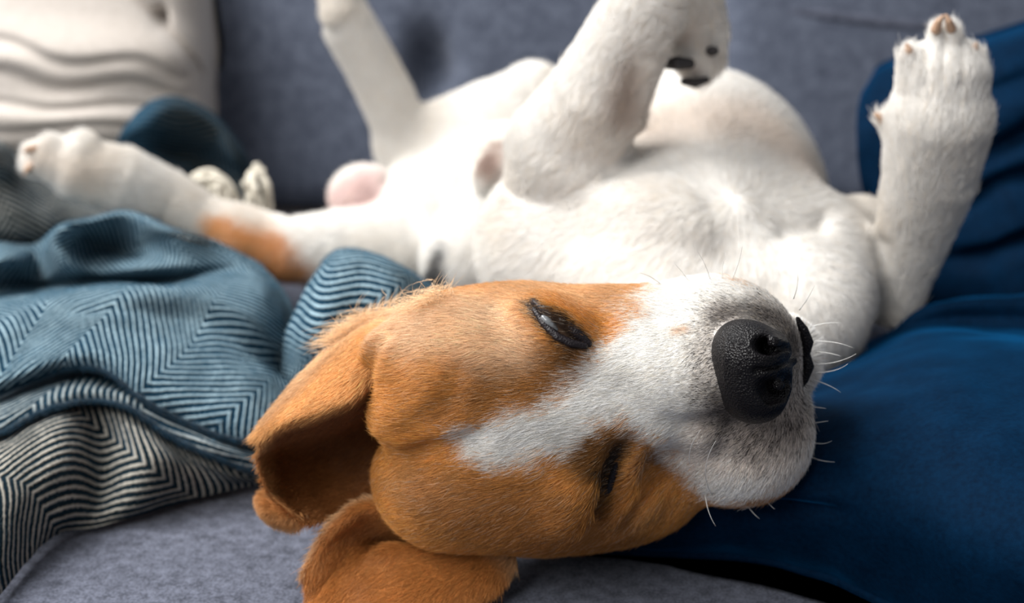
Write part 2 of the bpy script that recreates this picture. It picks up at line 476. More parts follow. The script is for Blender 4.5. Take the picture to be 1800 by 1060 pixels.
# stitched seam across the right back cushion
def tube(name, P, R, mat, parent, seg=8, label=None):
    P = np.asarray(P, float); n = len(P)
    R = np.broadcast_to(np.asarray(R, float), (n,))
    T = np.gradient(P, axis=0); T /= np.linalg.norm(T, axis=1, keepdims=True) + 1e-12
    up = np.array([0.1, 0.2, 1.0])
    A = np.cross(T, up); A /= np.linalg.norm(A, axis=1, keepdims=True) + 1e-12; B = np.cross(T, A)
    th = np.linspace(0, 2 * np.pi, seg, endpoint=False)
    V = P[:, None] + R[:, None, None] * (np.cos(th)[None, :, None] * A[:, None] + np.sin(th)[None, :, None] * B[:, None])
    V = V.reshape(-1, 3)
    i = np.arange(n - 1)[:, None] * seg; j = np.arange(seg)[None]
    Q = np.stack([i + j, i + (j + 1) % seg, i + seg + (j + 1) % seg, i + seg + j], -1).reshape(-1, 4)
    V = np.concatenate([V, P[:1], P[-1:]]); a, b2 = len(V) - 2, len(V) - 1
    jj = np.arange(seg)
    Q = np.concatenate([Q, np.stack([np.full(seg, a), jj, jj, (jj + 1) % seg], -1)[:, [0, 3, 1, 1]] * 0 + np.stack([np.full(seg, a), (jj + 1) % seg, jj, jj], -1)])
    me = bpy.data.meshes.new(name)
    faces = [tuple(q) for q in Q[:-seg].tolist()]
    faces += [(a, (k + 1) % seg, k) for k in range(seg)] + [(b2, (n - 1) * seg + k, (n - 1) * seg + (k + 1) % seg) for k in range(seg)]
    me.from_pydata(V.tolist(), [], faces); me.update()
    me.polygons.foreach_set('use_smooth', np.ones(len(me.polygons), bool))
    me.materials.append(mat)
    o = bpy.data.objects.new(name, me); COL.objects.link(o)
    if parent is not None: o.parent = parent
    if label: o['label'] = label
    return o
sp = spline_resample(np.array([pt(1285, 15, 1.352), pt(1400, 22, 1.338), pt(1600, 45, 1.33), pt(1830, 62, 1.335)]), 40)
tube('seam', sp, 0.006, M_sofa, sofa)

# ------------------------------------------------------------------ cushions
def solid(name, A, B_, mat, label, cat, pipe=True):
    nv, nu = A.shape[:2]; n = nu * nv
    V = np.concatenate([A.reshape(-1, 3), B_.reshape(-1, 3)])
    q = gridQ(nv, nu)
    g = grid_normals(A)
    outward = ((A - B_) * g).sum() > 0
    if not outward: q = q[:, ::-1]
    idx = np.arange(n).reshape(nv, nu); Qs = [q, (q + n)[:, ::-1]]
    for a_, rev in ((idx[0], 0), (idx[-1], 1), (idx[:, 0], 1), (idx[:, -1], 0)):
        e = np.stack([a_[:-1], a_[1:], a_[1:] + n, a_[:-1] + n], -1)
        e = e if rev else e[:, ::-1]
        Qs.append(e if outward else e[:, ::-1])
    o = mkmesh(name, V, np.concatenate(Qs), mat)
    if pipe: tube('piping', A[0][::3], 0.0024, mat, o)
    return tag(o, label, cat)
def front_cushion():
    cols = []
    rows = [
        [(990, 960, .004), (1090, 962, .004), (1200, 968, .004), (1330, 976, .004), (1440, 1006, .004), (1560, 1056, .004), (1700, 1120, .004), (1960, 1200, .004)],
        [(985, 940, .012), (1090, 935, .015), (1205, 940, .018), (1335, 946, .020), (1450, 974, .020), (1575, 1022, .020), (1720, 1082, .020), (1980, 1150, .02)],
        [(985, 880, .020), (1095, 870, .026), (1215, 870, .040), (1345, 872, .048), (1465, 895, .050), (1595, 935, .052), (1750, 985, .054), (2010, 1040, .055)],
        [(990, 800, .024), (1100, 790, .030), (1230, 800, .044), (1365, 800, .062), (1485, 815, .068), (1615, 840, .072), (1770, 880, .076), (2030, 920, .08)],
        [(1000, 720, .024), (1110, 730, .032), (1250, 735, .044), (1385, 730, .068), (1500, 732, .078), (1630, 745, .085), (1785, 775, .088), (2040, 810, .09)],
        [(1010, 660, .024), (1120, 690, .032), (1270, 700, .040), (1405, 686, .062), (1520, 665, .078), (1640, 655, .088), (1790, 680, .092), (2040, 720, .095)],
        [(1020, 620, .024), (1130, 660, .03), (1290, 680, .034), (1425, 660, .056), (1535, 624, .072), (1635, 594, .083), (1795, 606, .090), (2040, 650, .095)],
        [(1030, 600, .02), (1140, 640, .022), (1300, 668, .026), (1432, 650, .046), (1540, 613, .062), (1640, 580, .070), (1795, 588, .074), (2040, 615, .08)],
        [(1040, 590, .02), (1150, 630, .02), (1310, 655, .024), (1440, 640, .040), (1545, 606, .058), (1640, 566, .070), (1795, 562, .078), (2040, 575, .084)],
        [(1050, 580, .02), (1160, 620, .02), (1320, 645, .022), (1448, 630, .034), (1553, 590, .054), (1640, 536, .078), (1795, 524, .088), (2040, 530, .092)],
        [(1060, 575, .01), (1170, 615, .01), (1330, 640, .010), (1455, 625, .020), (1560, 588, .036), (1645, 534, .060), (1797, 520, .066), (2040, 526, .07)],
        [(1060, 575, .005), (1170, 615, .005), (1330, 640, .005), (1455, 625, .008), (1560, 590, .010), (1645, 536, .012), (1797, 524, .012), (2040, 528, .012)]]
    rows = [r + [(r[-1][0] + 330, r[-1][1] + 25, r[-1][2])] for r in rows]
    A = loft([[pz(*p) for p in r] for r in rows], 190, 190)
    ue = np.clip((np.linspace(0, 1, 190) - 0.86) / 0.14, 0, 1)[None]
    A[..., 2] = 0.004 + (A[..., 2] - 0.004) * np.sqrt(1 - 0.98 * ue ** 2)
    g = grid_normals(A); g *= np.sign(g[..., 2:3].mean())
    A = A + g * (0.0028 * snoise(A, 22, 1) + 0.0012 * snoise(A, 55, 2))[..., None]
    u = np.linspace(0, 1, 190)[None] * 8 / 7; v = np.linspace(0, 1, 190)[:, None]
    A = A - g * (0.006 * np.exp(-((v - 0.16 - 0.12 * (u - .45)) / 0.018) ** 2) * ramp(-np.abs(u - .5), -.14, -.03))[..., None]
    A[..., 2] = np.maximum(A[..., 2], 0.003)
    B_ = A.copy(); B_[..., 2] = 0.0015
    return solid('cushion', A, B_, M_velvet, 'navy blue velvet cushion lying flat under the dog\'s muzzle', 'cushion')
front_cushion()
def back_cushion_blue():
    rows = [
        [(1535, 140, 1.09), (1552, 114, 1.08), (1630, 90, 1.06), (1715, 68, 1.05), (1800, 42, 1.04), (1980, -10, 1.04)],
        [(1518, 165, 1.03), (1548, 132, 1.02), (1630, 112, 1.00), (1715, 92, .99), (1800, 66, .98), (1980, 10, .98)],
        [(1508, 225, .995), (1548, 215, .985), (1630, 195, .97), (1715, 180, .955), (1800, 160, .945), (1990, 110, .94)],
        [(1510, 300, .985), (1552, 300, .975), (1635, 290, .955), (1720, 275, .94), (1805, 260, .93), (1990, 230, .92)],
        [(1520, 350, .985), (1560, 370, .965), (1640, 375, .95), (1725, 365, .935), (1805, 355, .92), (1990, 330, .91)],
        [(1540, 420, 1.01), (1575, 450, .96), (1650, 450, .945), (1730, 440, .925), (1805, 430, .91), (1990, 420, .90)],
        [(1555, 470, 1.01), (1590, 520, .95), (1660, 530, .935), (1735, 530, .92), (1805, 530, .90), (1990, 530, .89)],
        [(1560, 500, 1.02), (1600, 560, .96), (1665, 580, .95), (1740, 590, .93), (1805, 600, .91), (1990, 610, .90)]]
    rows = [r + [(r[-1][0] + 220, r[-1][1] - 10, r[-1][2] + 0.01), (r[-1][0] + 300, r[-1][1], 1.06)] for r in rows]
    A = loft([[pt(*p) for p in r] for r in rows], 180, 150)
    u = np.linspace(0, 1, 180)[None] * 7 / 5; v = np.linspace(0, 1, 150)[:, None]
    f = 0.006 * snoise(A, 14, 4) + 0.0025 * snoise(A, 34, 6)
    for (c, sl, wd, am) in ((0.42, -0.10, 0.035, 0.012), (0.56, -0.22, 0.03, 0.010), (0.72, -0.12, 0.03, 0.012), (0.30, -0.25, 0.03, 0.007)):
        f = f + am * np.exp(-((v - c - sl * (u - 0.6) - 0.02 * np.sin(u * 9 + c * 20)) / wd) ** 2) * ramp(u, 0.35, 0.6) * (1 - ramp(u, 1.05, 1.25))
    A[..., 1] += f
    A[..., 2] = np.maximum(A[..., 2], 0.004)
    B_ = A.copy(); B_[..., 1] = 1.13 + 0.25 * (A[..., 1] - 1.0); B_[..., 2] = A[..., 2] * 0.9 + 0.004; B_[..., 0] = A[..., 0] * 0.84 + 0.09
    solid('cushion', A, B_, M_velvet, 'navy blue velvet cushion standing upright behind the raised front paw', 'cushion', pipe=True)
back_cushion_blue()

# off-white pillow at the far left
def beige():
    xs = [-110, 0, 90, 180, 260, 320, 358, 372]
    rows = []
    prof = [  # py, depth offset along the row
        (330, 1.22, 0.00), (262, 1.19, 0.0), (205, 1.175, 0.0), (150, 1.185, 0), (90, 1.18, 0), (20, 1.20, 0), (-60, 1.22, 0), (-150, 1.27, 0)]
    for j, (py, Y, _) in enumerate(prof):
        row = []
        for i, x in enumerate(xs):
            e = [0.03, 0.0, -0.01, -0.01, 0.0, 0.02, 0.06, 0.12][i]
            sag = 14 * math.sin(i / 7 * 3.0)
            row.append(pt(x, py + sag * 0.8, Y + e))
        rows.append(row)
    A = loft(rows, 150, 150)
    px = np.linspace(0, 1, 150)[None, :] * 7; py = np.linspace(0, 1, 150)[:, None] * 7
    # long soft folds sweeping down to the left, knotted at the upper middle
    q = py - 0.035 * (px - 3.2) ** 2 + 0.28 * np.sin(px * 0.9 + py * 0.8) + 0.12 * np.sin(px * 2.3 - py)
    off = np.zeros((150, 150))
    for (c, wd, am) in ((1.0, 0.14, 0.012), (1.65, 0.12, 0.010), (2.25, 0.15, 0.014), (2.95, 0.16, 0.012), (3.7, 0.2, 0.016)):
        off += 0.42 * am * np.exp(-((q - c + 0.12 * np.sin(px * 2 + c)) / wd) ** 2) * ramp(-px, -6.6, -4.6)
    off += 0.018 * np.exp(-((py - 4.7 - (px - 4.4) * -0.9) / 0.22) ** 2) * ramp(px, 2.6, 3.4) * ramp(-px, -6.4, -5.4)
    off += 0.022 * np.exp(-((px - 4.3) / 0.2) ** 2 - ((py - 5.0) / 0.25) ** 2)
    A[..., 1] += off
    back = A[::1].copy(); back[..., 1] = 1.33 + 0.0 * back[..., 1]
    n = 150
    edge = ramp(np.abs(np.linspace(-1, 1, n)), 0.9, 1.0)
    V = np.concatenate([A.reshape(-1, 3), back.reshape(-1, 3)])
    Q = np.concatenate([gridQ(n, n), gridQ(n, n, n * n)[:, ::-1]])
    idx = np.arange(n * n).reshape(n, n)
    def strip(a, rev):
        q = np.stack([a[:-1], a[1:], a[1:] + n * n, a[:-1] + n * n], -1)
        return q if rev else q[:, ::-1]
    Q = np.concatenate([Q, strip(idx[0], False), strip(idx[-1], True), strip(idx[:, 0], True), strip(idx[:, -1], False)])
    V[:, 2] = np.maximum(V[:, 2], 0.006)
    o = mkmesh('pillow', V, Q, M_linen)
    tag(o, 'crumpled off-white linen pillow against the sofa back at far left', 'pillow')
beige()

# ------------------------------------------------------------------ herringbone blanket
VB, QB, UVB, FB = [], [], [], []
def sheet(rows, nu, nv, face_lit, uvoff=(0, 0), rot=0, wr=0.0016, seed=1, uvscale=1.0, thick=0.0022):
    A = loft([[p if isinstance(p, np.ndarray) else pz(*p) for p in r] for r in rows], nu, nv)
    uv = grid_uv(A)
    nrm = grid_normals(A)
    nrm *= np.sign(nrm[..., 2:3].mean() + 1e-9)
    A = A + nrm * (wr * snoise(A, 42, seed) + wr * 0.5 * snoise(A, 95, seed + 1))[..., None]
    A[..., 2] = np.maximum(A[..., 2], 0.0035)
    a = math.radians(rot)
    uv = np.stack([uv[..., 0] * math.cos(a) - uv[..., 1] * math.sin(a), uv[..., 0] * math.sin(a) + uv[..., 1] * math.cos(a)], -1) * uvscale + np.array(uvoff) + 5.0
    for s in (0, 1):
        off = sum(len(v) for v in VB)
        VB.append((A - nrm * thick * s).reshape(-1, 3)); UVB.append(uv.reshape(-1, 2))
        f = face_lit if np.ndim(face_lit) else np.full(nu * nv, float(face_lit))
        if s: f = 1 - f
        FB.append(f)
        q = gridQ(nv, nu, off); QB.append(q[:, ::-1] if s else q)
    n = nu * nv; off0 = off - n
    idx = np.arange(n).reshape(nv, nu) + off0
    for a_, rev in ((idx[0], 0), (idx[-1], 1), (idx[:, 0], 1), (idx[:, -1], 0)):
        q = np.stack([a_[:-1], a_[1:], a_[1:] + n, a_[:-1] + n], -1)
        QB.append(q if rev else q[:, ::-1])
    return A
# lowest front panel (shaded tone painted in)
panel = sheet([
    [(-70, 1110, .003), (0, 1046, .003), (50, 985, .003), (100, 942, .003), (170, 928, .003), (250, 905, .003), (340, 880, .003), (420, 860, .003), (480, 848, .003)],
    [(-70, 1020, .020), (0, 985, .018), (55, 935, .018), (110, 900, .018), (172, 905, .008), (255, 875, .015), (345, 860, .010), (425, 850, .007), (480, 846, .004)],
    [(-70, 920, .036), (0, 895, .036), (60, 850, .038), (120, 820, .038), (182, 845, .018), (262, 812, .033), (345, 828, .021), (425, 845, .011), (480, 844, .006)],
    [(-70, 830, .045), (0, 815, .046), (60, 775, .049), (115, 752, .051), (178, 766, .036), (245, 762, .043), (320, 800, .030), (400, 834, .017), (478, 842, .007)],
    [(-70, 780, .045), (0, 768, .046), (60, 736, .050), (110, 719, .052), (168, 714, .049), (230, 728, .046), (302, 776, .034), (375, 808, .024), (476, 840, .009)],
    [(-70, 774, .036), (0, 762, .036), (60, 730, .040), (110, 713, .042), (168, 708, .040), (230, 722, .036), (302, 770, .026), (375, 802, .018), (474, 838, .007)],
], 200, 110, 0.0, uvoff=(-0.018, 0), rot=-46, wr=0.0010, seed=3)
mid = sheet([
    [(-70, 774, .049), (0, 762, .051), (60, 730, .055), (110, 712, .058), (165, 705, .056), (230, 719, .053), (300, 768, .040), (370, 801, .030), (470, 838, .014)],
    [(-70, 745, .054), (0, 730, .056), (60, 704, .059), (110, 690, .062), (165, 684, .061), (235, 700, .057), (310, 744, .044), (385, 785, .034), (470, 816, .020)],
    [(-70, 716, .050), (0, 702, .052), (60, 680, .055), (125, 664, .058), (182, 668, .057), (250, 702, .051), (325, 742, .040), (400, 776, .031), (470, 798, .022)],
    [(-70, 700, .036), (0, 686, .038), (60, 664, .041), (130, 648, .044), (190, 658, .044), (255, 700, .040), (330, 738, .032), (400, 770, .024), (470, 790, .018)],
], 200, 50, 0.45, uvoff=(0, 0.02), rot=38, wr=0.0006, seed=5)
topc = sheet([
    [(-70, 712, .056), (0, 690, .059), (65, 664, .064), (130, 645, .070), (190, 656, .068), (250, 702, .057), (325, 742, .045), (400, 770, .036), (475, 785, .028)],
    [(-70, 690, .064), (0, 668, .067), (65, 642, .073), (130, 622, .078), (195, 628, .076), (260, 668, .066), (335, 706, .054), (410, 734, .044), (490, 748, .034)],
    [(-70, 640, .074), (10, 612, .076), (75, 592, .080), (140, 585, .083), (205, 585, .082), (285, 612, .073), (365, 640, .063), (445, 668, .052), (510, 690, .038)],
    [(-70, 600, .078), (10, 580, .082), (75, 560, .086), (140, 552, .090), (215, 550, .088), (295, 560, .080), (375, 580, .072), (450, 625, .055), (512, 655, .036)],
    [(-70, 575, .080), (10, 552, .083), (75, 530, .088), (140, 513, .093), (215, 507, .094), (295, 508, .092), (375, 520, .088), (450, 560, .076), (512, 620, .050)],
    [(-70, 560, .066), (10, 536, .068), (75, 520, .066), (130, 508, .066), (205, 500, .064), (290, 504, .066), (385, 490, .086), (460, 510, .086), (520, 575, .060)],
    [(-70, 525, .046), (10, 512, .044), (75, 508, .042), (130, 498, .052), (205, 490, .056), (285, 496, .060), (375, 478, .078), (450, 480, .088), (515, 535, .066)],
    [(-70, 478, .066), (10, 476, .062), (70, 490, .048), (112, 470, .074), (175, 478, .070), (262, 470, .080), (350, 462, .084), (420, 458, .090), (495, 505, .070)],
    [(-70, 462, .080), (10, 458, .078), (66, 452, .062), (100, 430, .090), (165, 432, .078), (225, 442, .074), (305, 424, .096), (385, 438, .094), (470, 478, .074)],
    [(-70, 440, .078), (10, 436, .072), (66, 430, .066), (105, 400, .102), (160, 388, .104), (225, 376, .106), (300, 404, .104), (375, 425, .097), (455, 462, .074)],
    [(-70, 420, .060), (10, 418, .055), (66, 420, .050), (110, 398, .085), (165, 384, .088), (225, 373, .088), (298, 401, .085), (373, 424, .078), (450, 461, .050)],
    [(-70, 418, .030), (10, 416, .030), (66, 418, .030), (110, 400, .040), (165, 386, .040), (225, 376, .040), (298, 404, .040), (373, 426, .035), (450, 463, .020)],
], 260, 260, 1.0, uvoff=(0.0, 0.0), rot=25, wr=0.0012, seed=7)
# right hump behind the dog's ear
hump = sheet([
    [(488, 700, .022), (545, 720, .02), (620, 710, .02), (700, 690, .02), (790, 640, .02)],
    [(496, 640, .046), (552, 640, .060), (630, 625, .066), (710, 610, .066), (800, 590, .040)],
    [(500, 585, .062), (552, 572, .086), (632, 545, .095), (715, 545, .092), (795, 560, .055)],
    [(528, 525, .080), (570, 498, .106), (640, 478, .112), (715, 500, .104), (785, 535, .065)],
    [(562, 468, .096), (590, 447, .114), (640, 446, .116), (705, 470, .108), (770, 512, .070)],
    [(566, 462, .080), (592, 441, .094), (640, 442, .095), (703, 468, .086), (768, 510, .056)],
    [(566, 464, .030), (592, 445, .030), (640, 446, .030), (703, 472, .030), (768, 514, .030)],
], 130, 130, 1.0, uvoff=(0.030, 0.0), rot=48, wr=0.0008, seed=9)
# pile at the back left under the hind leg
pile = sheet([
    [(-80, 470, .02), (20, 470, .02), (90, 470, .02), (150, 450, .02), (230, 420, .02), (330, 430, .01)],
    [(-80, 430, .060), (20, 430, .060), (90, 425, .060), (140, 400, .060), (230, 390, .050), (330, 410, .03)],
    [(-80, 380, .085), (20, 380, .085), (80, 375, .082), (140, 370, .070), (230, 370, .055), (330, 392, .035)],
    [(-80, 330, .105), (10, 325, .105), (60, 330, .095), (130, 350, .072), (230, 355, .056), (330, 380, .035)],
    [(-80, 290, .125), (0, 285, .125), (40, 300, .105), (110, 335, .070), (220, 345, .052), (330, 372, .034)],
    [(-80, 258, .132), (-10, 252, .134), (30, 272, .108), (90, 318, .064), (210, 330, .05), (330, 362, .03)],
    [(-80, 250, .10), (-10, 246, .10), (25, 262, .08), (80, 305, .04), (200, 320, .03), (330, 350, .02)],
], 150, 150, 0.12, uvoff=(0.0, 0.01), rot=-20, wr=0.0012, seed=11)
# rolled dark bundle behind the leg, blue light painted on its left end
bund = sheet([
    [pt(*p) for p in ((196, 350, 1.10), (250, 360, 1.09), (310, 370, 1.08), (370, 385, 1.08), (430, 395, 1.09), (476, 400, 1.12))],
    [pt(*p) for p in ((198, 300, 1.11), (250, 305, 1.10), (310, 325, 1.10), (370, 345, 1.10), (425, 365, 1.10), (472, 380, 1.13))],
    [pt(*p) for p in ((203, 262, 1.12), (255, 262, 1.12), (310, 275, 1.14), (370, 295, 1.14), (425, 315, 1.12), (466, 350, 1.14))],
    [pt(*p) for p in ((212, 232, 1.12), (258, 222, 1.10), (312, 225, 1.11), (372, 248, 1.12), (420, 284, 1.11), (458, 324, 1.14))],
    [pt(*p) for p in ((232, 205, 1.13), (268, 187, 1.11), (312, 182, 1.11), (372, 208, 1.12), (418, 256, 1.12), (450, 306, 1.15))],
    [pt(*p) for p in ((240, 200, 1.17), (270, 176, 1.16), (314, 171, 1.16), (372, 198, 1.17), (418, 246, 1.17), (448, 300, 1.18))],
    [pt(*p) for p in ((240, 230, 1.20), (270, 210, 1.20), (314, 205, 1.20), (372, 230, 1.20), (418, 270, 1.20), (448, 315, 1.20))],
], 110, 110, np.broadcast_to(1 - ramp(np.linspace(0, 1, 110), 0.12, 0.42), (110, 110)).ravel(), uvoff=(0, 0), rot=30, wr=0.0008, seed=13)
V = np.concatenate(VB)
blanket = mkmesh('blanket', V, np.concatenate(QB), M_herr, uv=np.concatenate(UVB))
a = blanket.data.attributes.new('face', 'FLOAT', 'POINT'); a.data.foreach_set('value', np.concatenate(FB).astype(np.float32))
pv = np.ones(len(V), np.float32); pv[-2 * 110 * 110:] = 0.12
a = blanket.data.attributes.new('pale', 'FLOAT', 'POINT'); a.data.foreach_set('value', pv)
tag(blanket, 'crumpled blue and cream herringbone wool blanket beside the dog', 'blanket')
HEMS = []
for A, r in ((mid[0], 0.0013), (topc[0], 0.0015)):
    Pn = A[::2].copy(); Pn += 0.0005 * np.stack([snoise(Pn, 400, 21), snoise(Pn, 400, 22), snoise(Pn, 400, 23)], -1)
    HEMS.append(Pn)
    tube('hem', Pn, r * (1 + 0.2 * snoise(Pn, 500, 9)), M_hem, blanket, 10, 'fuzzy dark blue hem edge')
for j, q in enumerate([
        [(336, 335, 1.06), (342, 312, 1.055), (362, 300, 1.05), (388, 308, 1.05), (408, 335, 1.05), (420, 372, 1.05), (424, 396, 1.05)],
        [(344, 345, 1.05), (352, 322, 1.045), (370, 312, 1.04), (392, 324, 1.04), (406, 352, 1.04), (414, 392, 1.04)],
        [(352, 352, 1.045), (364, 334, 1.04), (380, 330, 1.035), (394, 346, 1.035), (402, 372, 1.035), (408, 396, 1.035)],
        [(364, 358, 1.04), (374, 344, 1.03), (384, 348, 1.03), (390, 370, 1.03), (396, 392, 1.03)],
        [(450, 292, 1.08), (462, 318, 1.07), (468, 345, 1.07), (466, 372, 1.07), (456, 394, 1.07)],
        [(442, 306, 1.07), (450, 330, 1.06), (452, 355, 1.06), (446, 380, 1.06), (440, 396, 1.06)],
        [(432, 322, 1.06), (440, 345, 1.055), (438, 368, 1.055), (430, 392, 1.055)],
        [(458, 300, 1.075), (470, 330, 1.07), (474, 356, 1.07), (470, 384, 1.07), (462, 398, 1.07)]]):
    for k_ in range(4):
     c = spline_resample(np.array([pt(x[0] + rng.normal(0, 4), x[1] + rng.normal(0, 4), x[2] + rng.normal(0, .004)) for x in q]), 24)
     tube('tassel', c, 0.0021 * (1 + 0.2 * snoise(c, 300, j)), M_fringe, blanket, 6)

# ------------------------------------------------------------------ the dog
WH = ([  # head
    ell(800, 662, .607, 152, 140, .042, rot=-8, k=.016),
    ell(800, 836, .607, 140, 128, .040, rot=4, k=.010),
    ell(935, 705, .612, 205, 205, .052, rot=-10, k=.02),
    ell(965, 846, .615, 168, 118, .044, rot=8, k=.018),
    ell(1000, 760, .645, 190, 190, .050, k=.02),
    ell(1110, 655, .605, 150, 150, .036, rot=-8, k=.02),      # stop and bridge base
    chain([(1070, 700, .590, 92), (1170, 672, .582, 84), (1270, 652, .578, 76)], k=.016),   # bridge of the nose
    ell(1264, 610, .607, 141, 122, .033, rot=-18, k=.016),     # upper lip lobe
    ell(1305, 762, .610, 118, 120, .033, rot=10, k=.010),    # lower lip lobe
    ell(1240, 690, .620, 150, 170, .038, k=.016),
    ell(1120, 850, .628, 125, 92, .034, rot=14, k=.016),      # lower cheek
    ball(1366, 628, .628, 76, k=.006),                       # chin tip
    chain([(1180, 690, .665, 120), (1340, 640, .645, 78)], k=.012),   # lower jaw
])
HEAD_DET = [
    # brow and eye mounds
    ell(985, 590, .588, 80, 52, .018, rot=-42, k=.012),
    ell(1012, 832, .580, 50, 92, .019, rot=-16, k=.010),
    ell(1112, 858, .600, 46, 80, .016, rot=-35, k=.010),
    ball(690, 625, .592, 40, k=.012),
    ball(722, 735, .586, 62, k=.010),
    # creases
    crease([(655, 792, .580), (720, 800, .568), (800, 782, .563), (850, 765, .562)], .0062, .0050),
    crease([(648, 690, .59), (662, 640, .588), (690, 585, .60)], .0030, .004),
    crease([(700, 770, .57), (760, 740, .565), (800, 700, .562), (815, 660, .565)], .0018, .006),
    crease([(936, 534, .592), (956, 560, .582), (985, 588, .576), (1024, 606, .575)], .0034, .0036),
    crease([(1094, 790, .585), (1078, 830, .572), (1066, 870, .568), (1052, 905, .572)], .0135, .0046),
    crease([(1120, 770, .580), (1165, 800, .585), (1155, 845, .588), (1120, 885, .590), (1080, 925, .595)], .0022, .004),
    crease([(1118, 800, .58), (1112, 850, .58), (1080, 905, .585)], -.0028, .0045),
    crease([(1150, 800, .58), (1142, 850, .58), (1100, 920, .585)], .0024, .004),
    crease([(1140, 815, .586), (1170, 790, .588), (1200, 800, .590)], .0020, .004),
    crease([(1095, 690, .565), (1150, 740, .572), (1200, 745, .575), (1262, 735, .575)], .0036, .006),
    crease([(1250, 760, .578), (1270, 800, .580), (1310, 808, .580)], .0012, .005),
    crease([(1160, 560, .583), (1225, 545, .580), (1270, 548, .580)], .0010, .006),
    crease([(1395, 600, .588), (1402, 640, .590), (1400, 690, .590)], .0016, .003),
    crease([(1408, 560, .618), (1420, 600, .622), (1424, 640, .622), (1414, 690, .615)], .0060, .0030),
    crease([(1075, 560, .580), (1050, 620, .570), (1060, 665, .565)], .0014, .007),
    # mound where the lip meets the nose
    ell(1225, 752, .580, 40, 26, .010, rot=-35, k=.008),
    crease([(1290, 742, .570), (1340, 740, .568), (1375, 705, .570)], .0020, .0035),
]
foreA = [(1578, 545, .815, 34), (1588, 475, .815, 50), (1608, 400, .81, 64), (1633, 315, .80, 77), (1650, 215, .79, 88), (1656, 150, .79, 76), (1660, 105, .79, 44)]
foreB = [(995, 265, .86, 104), (1040, 195, .85, 92), (1080, 115, .845, 78), (1118, 40, .84, 70), (1160, -30, .84, 64), (1205, -15, .855, 60), (1222, 40, .865, 52), (1226, 85, .87, 46)]
hindA = [(790, 330, 1.13, 92), (880, 250, 1.11, 88), (938, 170, 1.10, 48)]
hindA2 = [(938, 168, 1.10, 48), (850, 205, 1.125, 56), (760, 250, 1.14, 62), (712, 262, 1.14, 46)]
hindA3 = [(718, 258, 1.14, 52), (690, 190, 1.13, 46), (655, 120, 1.12, 44), (618, 55, 1.11, 44), (600, 5, 1.105, 36), (594, -25, 1.10, 26)]
hindB = [(700, 440, 1.03, 84), (600, 440, 1.02, 68), (510, 440, 1.01, 52), (430, 412, 1.01, 42)]
hindB2 = [(430, 412, 1.01, 40), (360, 382, 1.01, 38), (300, 350, 1.01, 46), (220, 318, 1.0, 56), (145, 298, .99, 52), (90, 282, .985, 36)]
BODY = [
    ell(1205, 385, .975, 232, 228, .115, rot=0, k=.03),
    ball(1400, 490, .83, 146, k=.03), chain([(1215, 330, .97, 200), (1260, 430, .87, 190)], k=.03),
    ball(1010, 440, .875, 172, k=.03),
    ball(1180, 500, .83, 205, k=.03),
    ball(1410, 560, .775, 104, k=.03),
    chain([(900, 370, 1.03, 150), (720, 400, 1.09, 100)], k=.03),
    ball(820, 460, .97, 78, k=.02),
    chain([(1200, 620, .76, 120), (1060, 680, .69, 118)], k=.02),
    chain([(1410, 455, .85, 80), (1512, 408, .87, 60)], k=.02),
    chain(hindA, k=.02), chain(hindA2, k=.015), chain(hindA3, k=.012),
    chain(hindB, k=.02), chain(hindB2, k=.012),
    ell(640, 345, 1.07, 58, 52, .022, k=.008),
    ell(868, 300, .975, 36, 24, .014, rot=50, k=.012),
    chain(foreB, k=.014), chain(foreA, k=.014),
    # paw A toes
    chain([(1642, 120, .785, 27), (1650, 66, .785, 17)], k=.004),
    chain([(1670, 120, .785, 27), (1671, 64, .785, 17)], k=.004),
    chain([(1612, 150, .785, 30), (1600, 108, .785, 21)], k=.005),
    chain([(1700, 150, .79, 30), (1708, 108, .79, 21)], k=.005),
    chain([(1575, 235, .80, 20), (1552, 214, .80, 12)], k=.005),
    crease([(1660, 50, .77), (1659, 90, .77), (1656, 150, .77)], 0.0025, .0018),
    crease([(1632, 80, .77), (1630, 120, .77), (1628, 165, .77)], 0.0019, .0018),
    crease([(1690, 80, .77), (1690, 120, .77), (1686, 165, .77)], 0.0019, .0018),
    ball(586, 30, 1.095, 18, k=.006), ball(606, 18, 1.095, 17, k=.006), ball(626, 36, 1.10, 17, k=.006),
    # paw B toes
    chain([(1235, 60, .865, 38), (1246, 100, .865, 25)], k=.005),
    chain([(1205, 60, .86, 36), (1228, 122, .862, 22)], k=.005),
    # hind paw toes
    ball(66, 268, .985, 18, k=.006), ball(62, 290, .983, 18, k=.006), ball(100, 258, .985, 20, k=.006),
    ball(150, 258, .99, 22, k=.01), 
    # manubrium and chest modelling
    ball(1288, 358, .835, 24, k=.02),
    crease([(1290, 360, .83), (1310, 420, .82), (1330, 480, .80)], -.0035, .012),
    crease([(1110, 265, .87), (1200, 300, .86), (1260, 345, .84)], .004, .010),
    crease([(900, 330, .86), (1000, 320, .83), (1120, 350, .81), (1230, 400, .80)], -.004, .012),
    crease([(1020, 420, .80), (1130, 430, .79), (1240, 430, .79)], .004, .014),
    crease([(845, 420, .86), (835, 470, .85), (840, 520, .84)], .003, .004),
    crease([(1545, 440, .84), (1552, 500, .83), (1560, 560, .83)], .008, .006),
    crease([(1460, 385, .86), (1430, 400, .84), (1380, 405, .83)], .005, .008),
    crease([(1115, 120, .82), (1110, 170, .82), (1090, 230, .83)], .005, .009),
]
WH_ADD = WH + [p for p in HEAD_DET if p.op == 'add']
BASE = [p for p in BODY if p.op == 'add'] + WH_ADD
_cache = {}
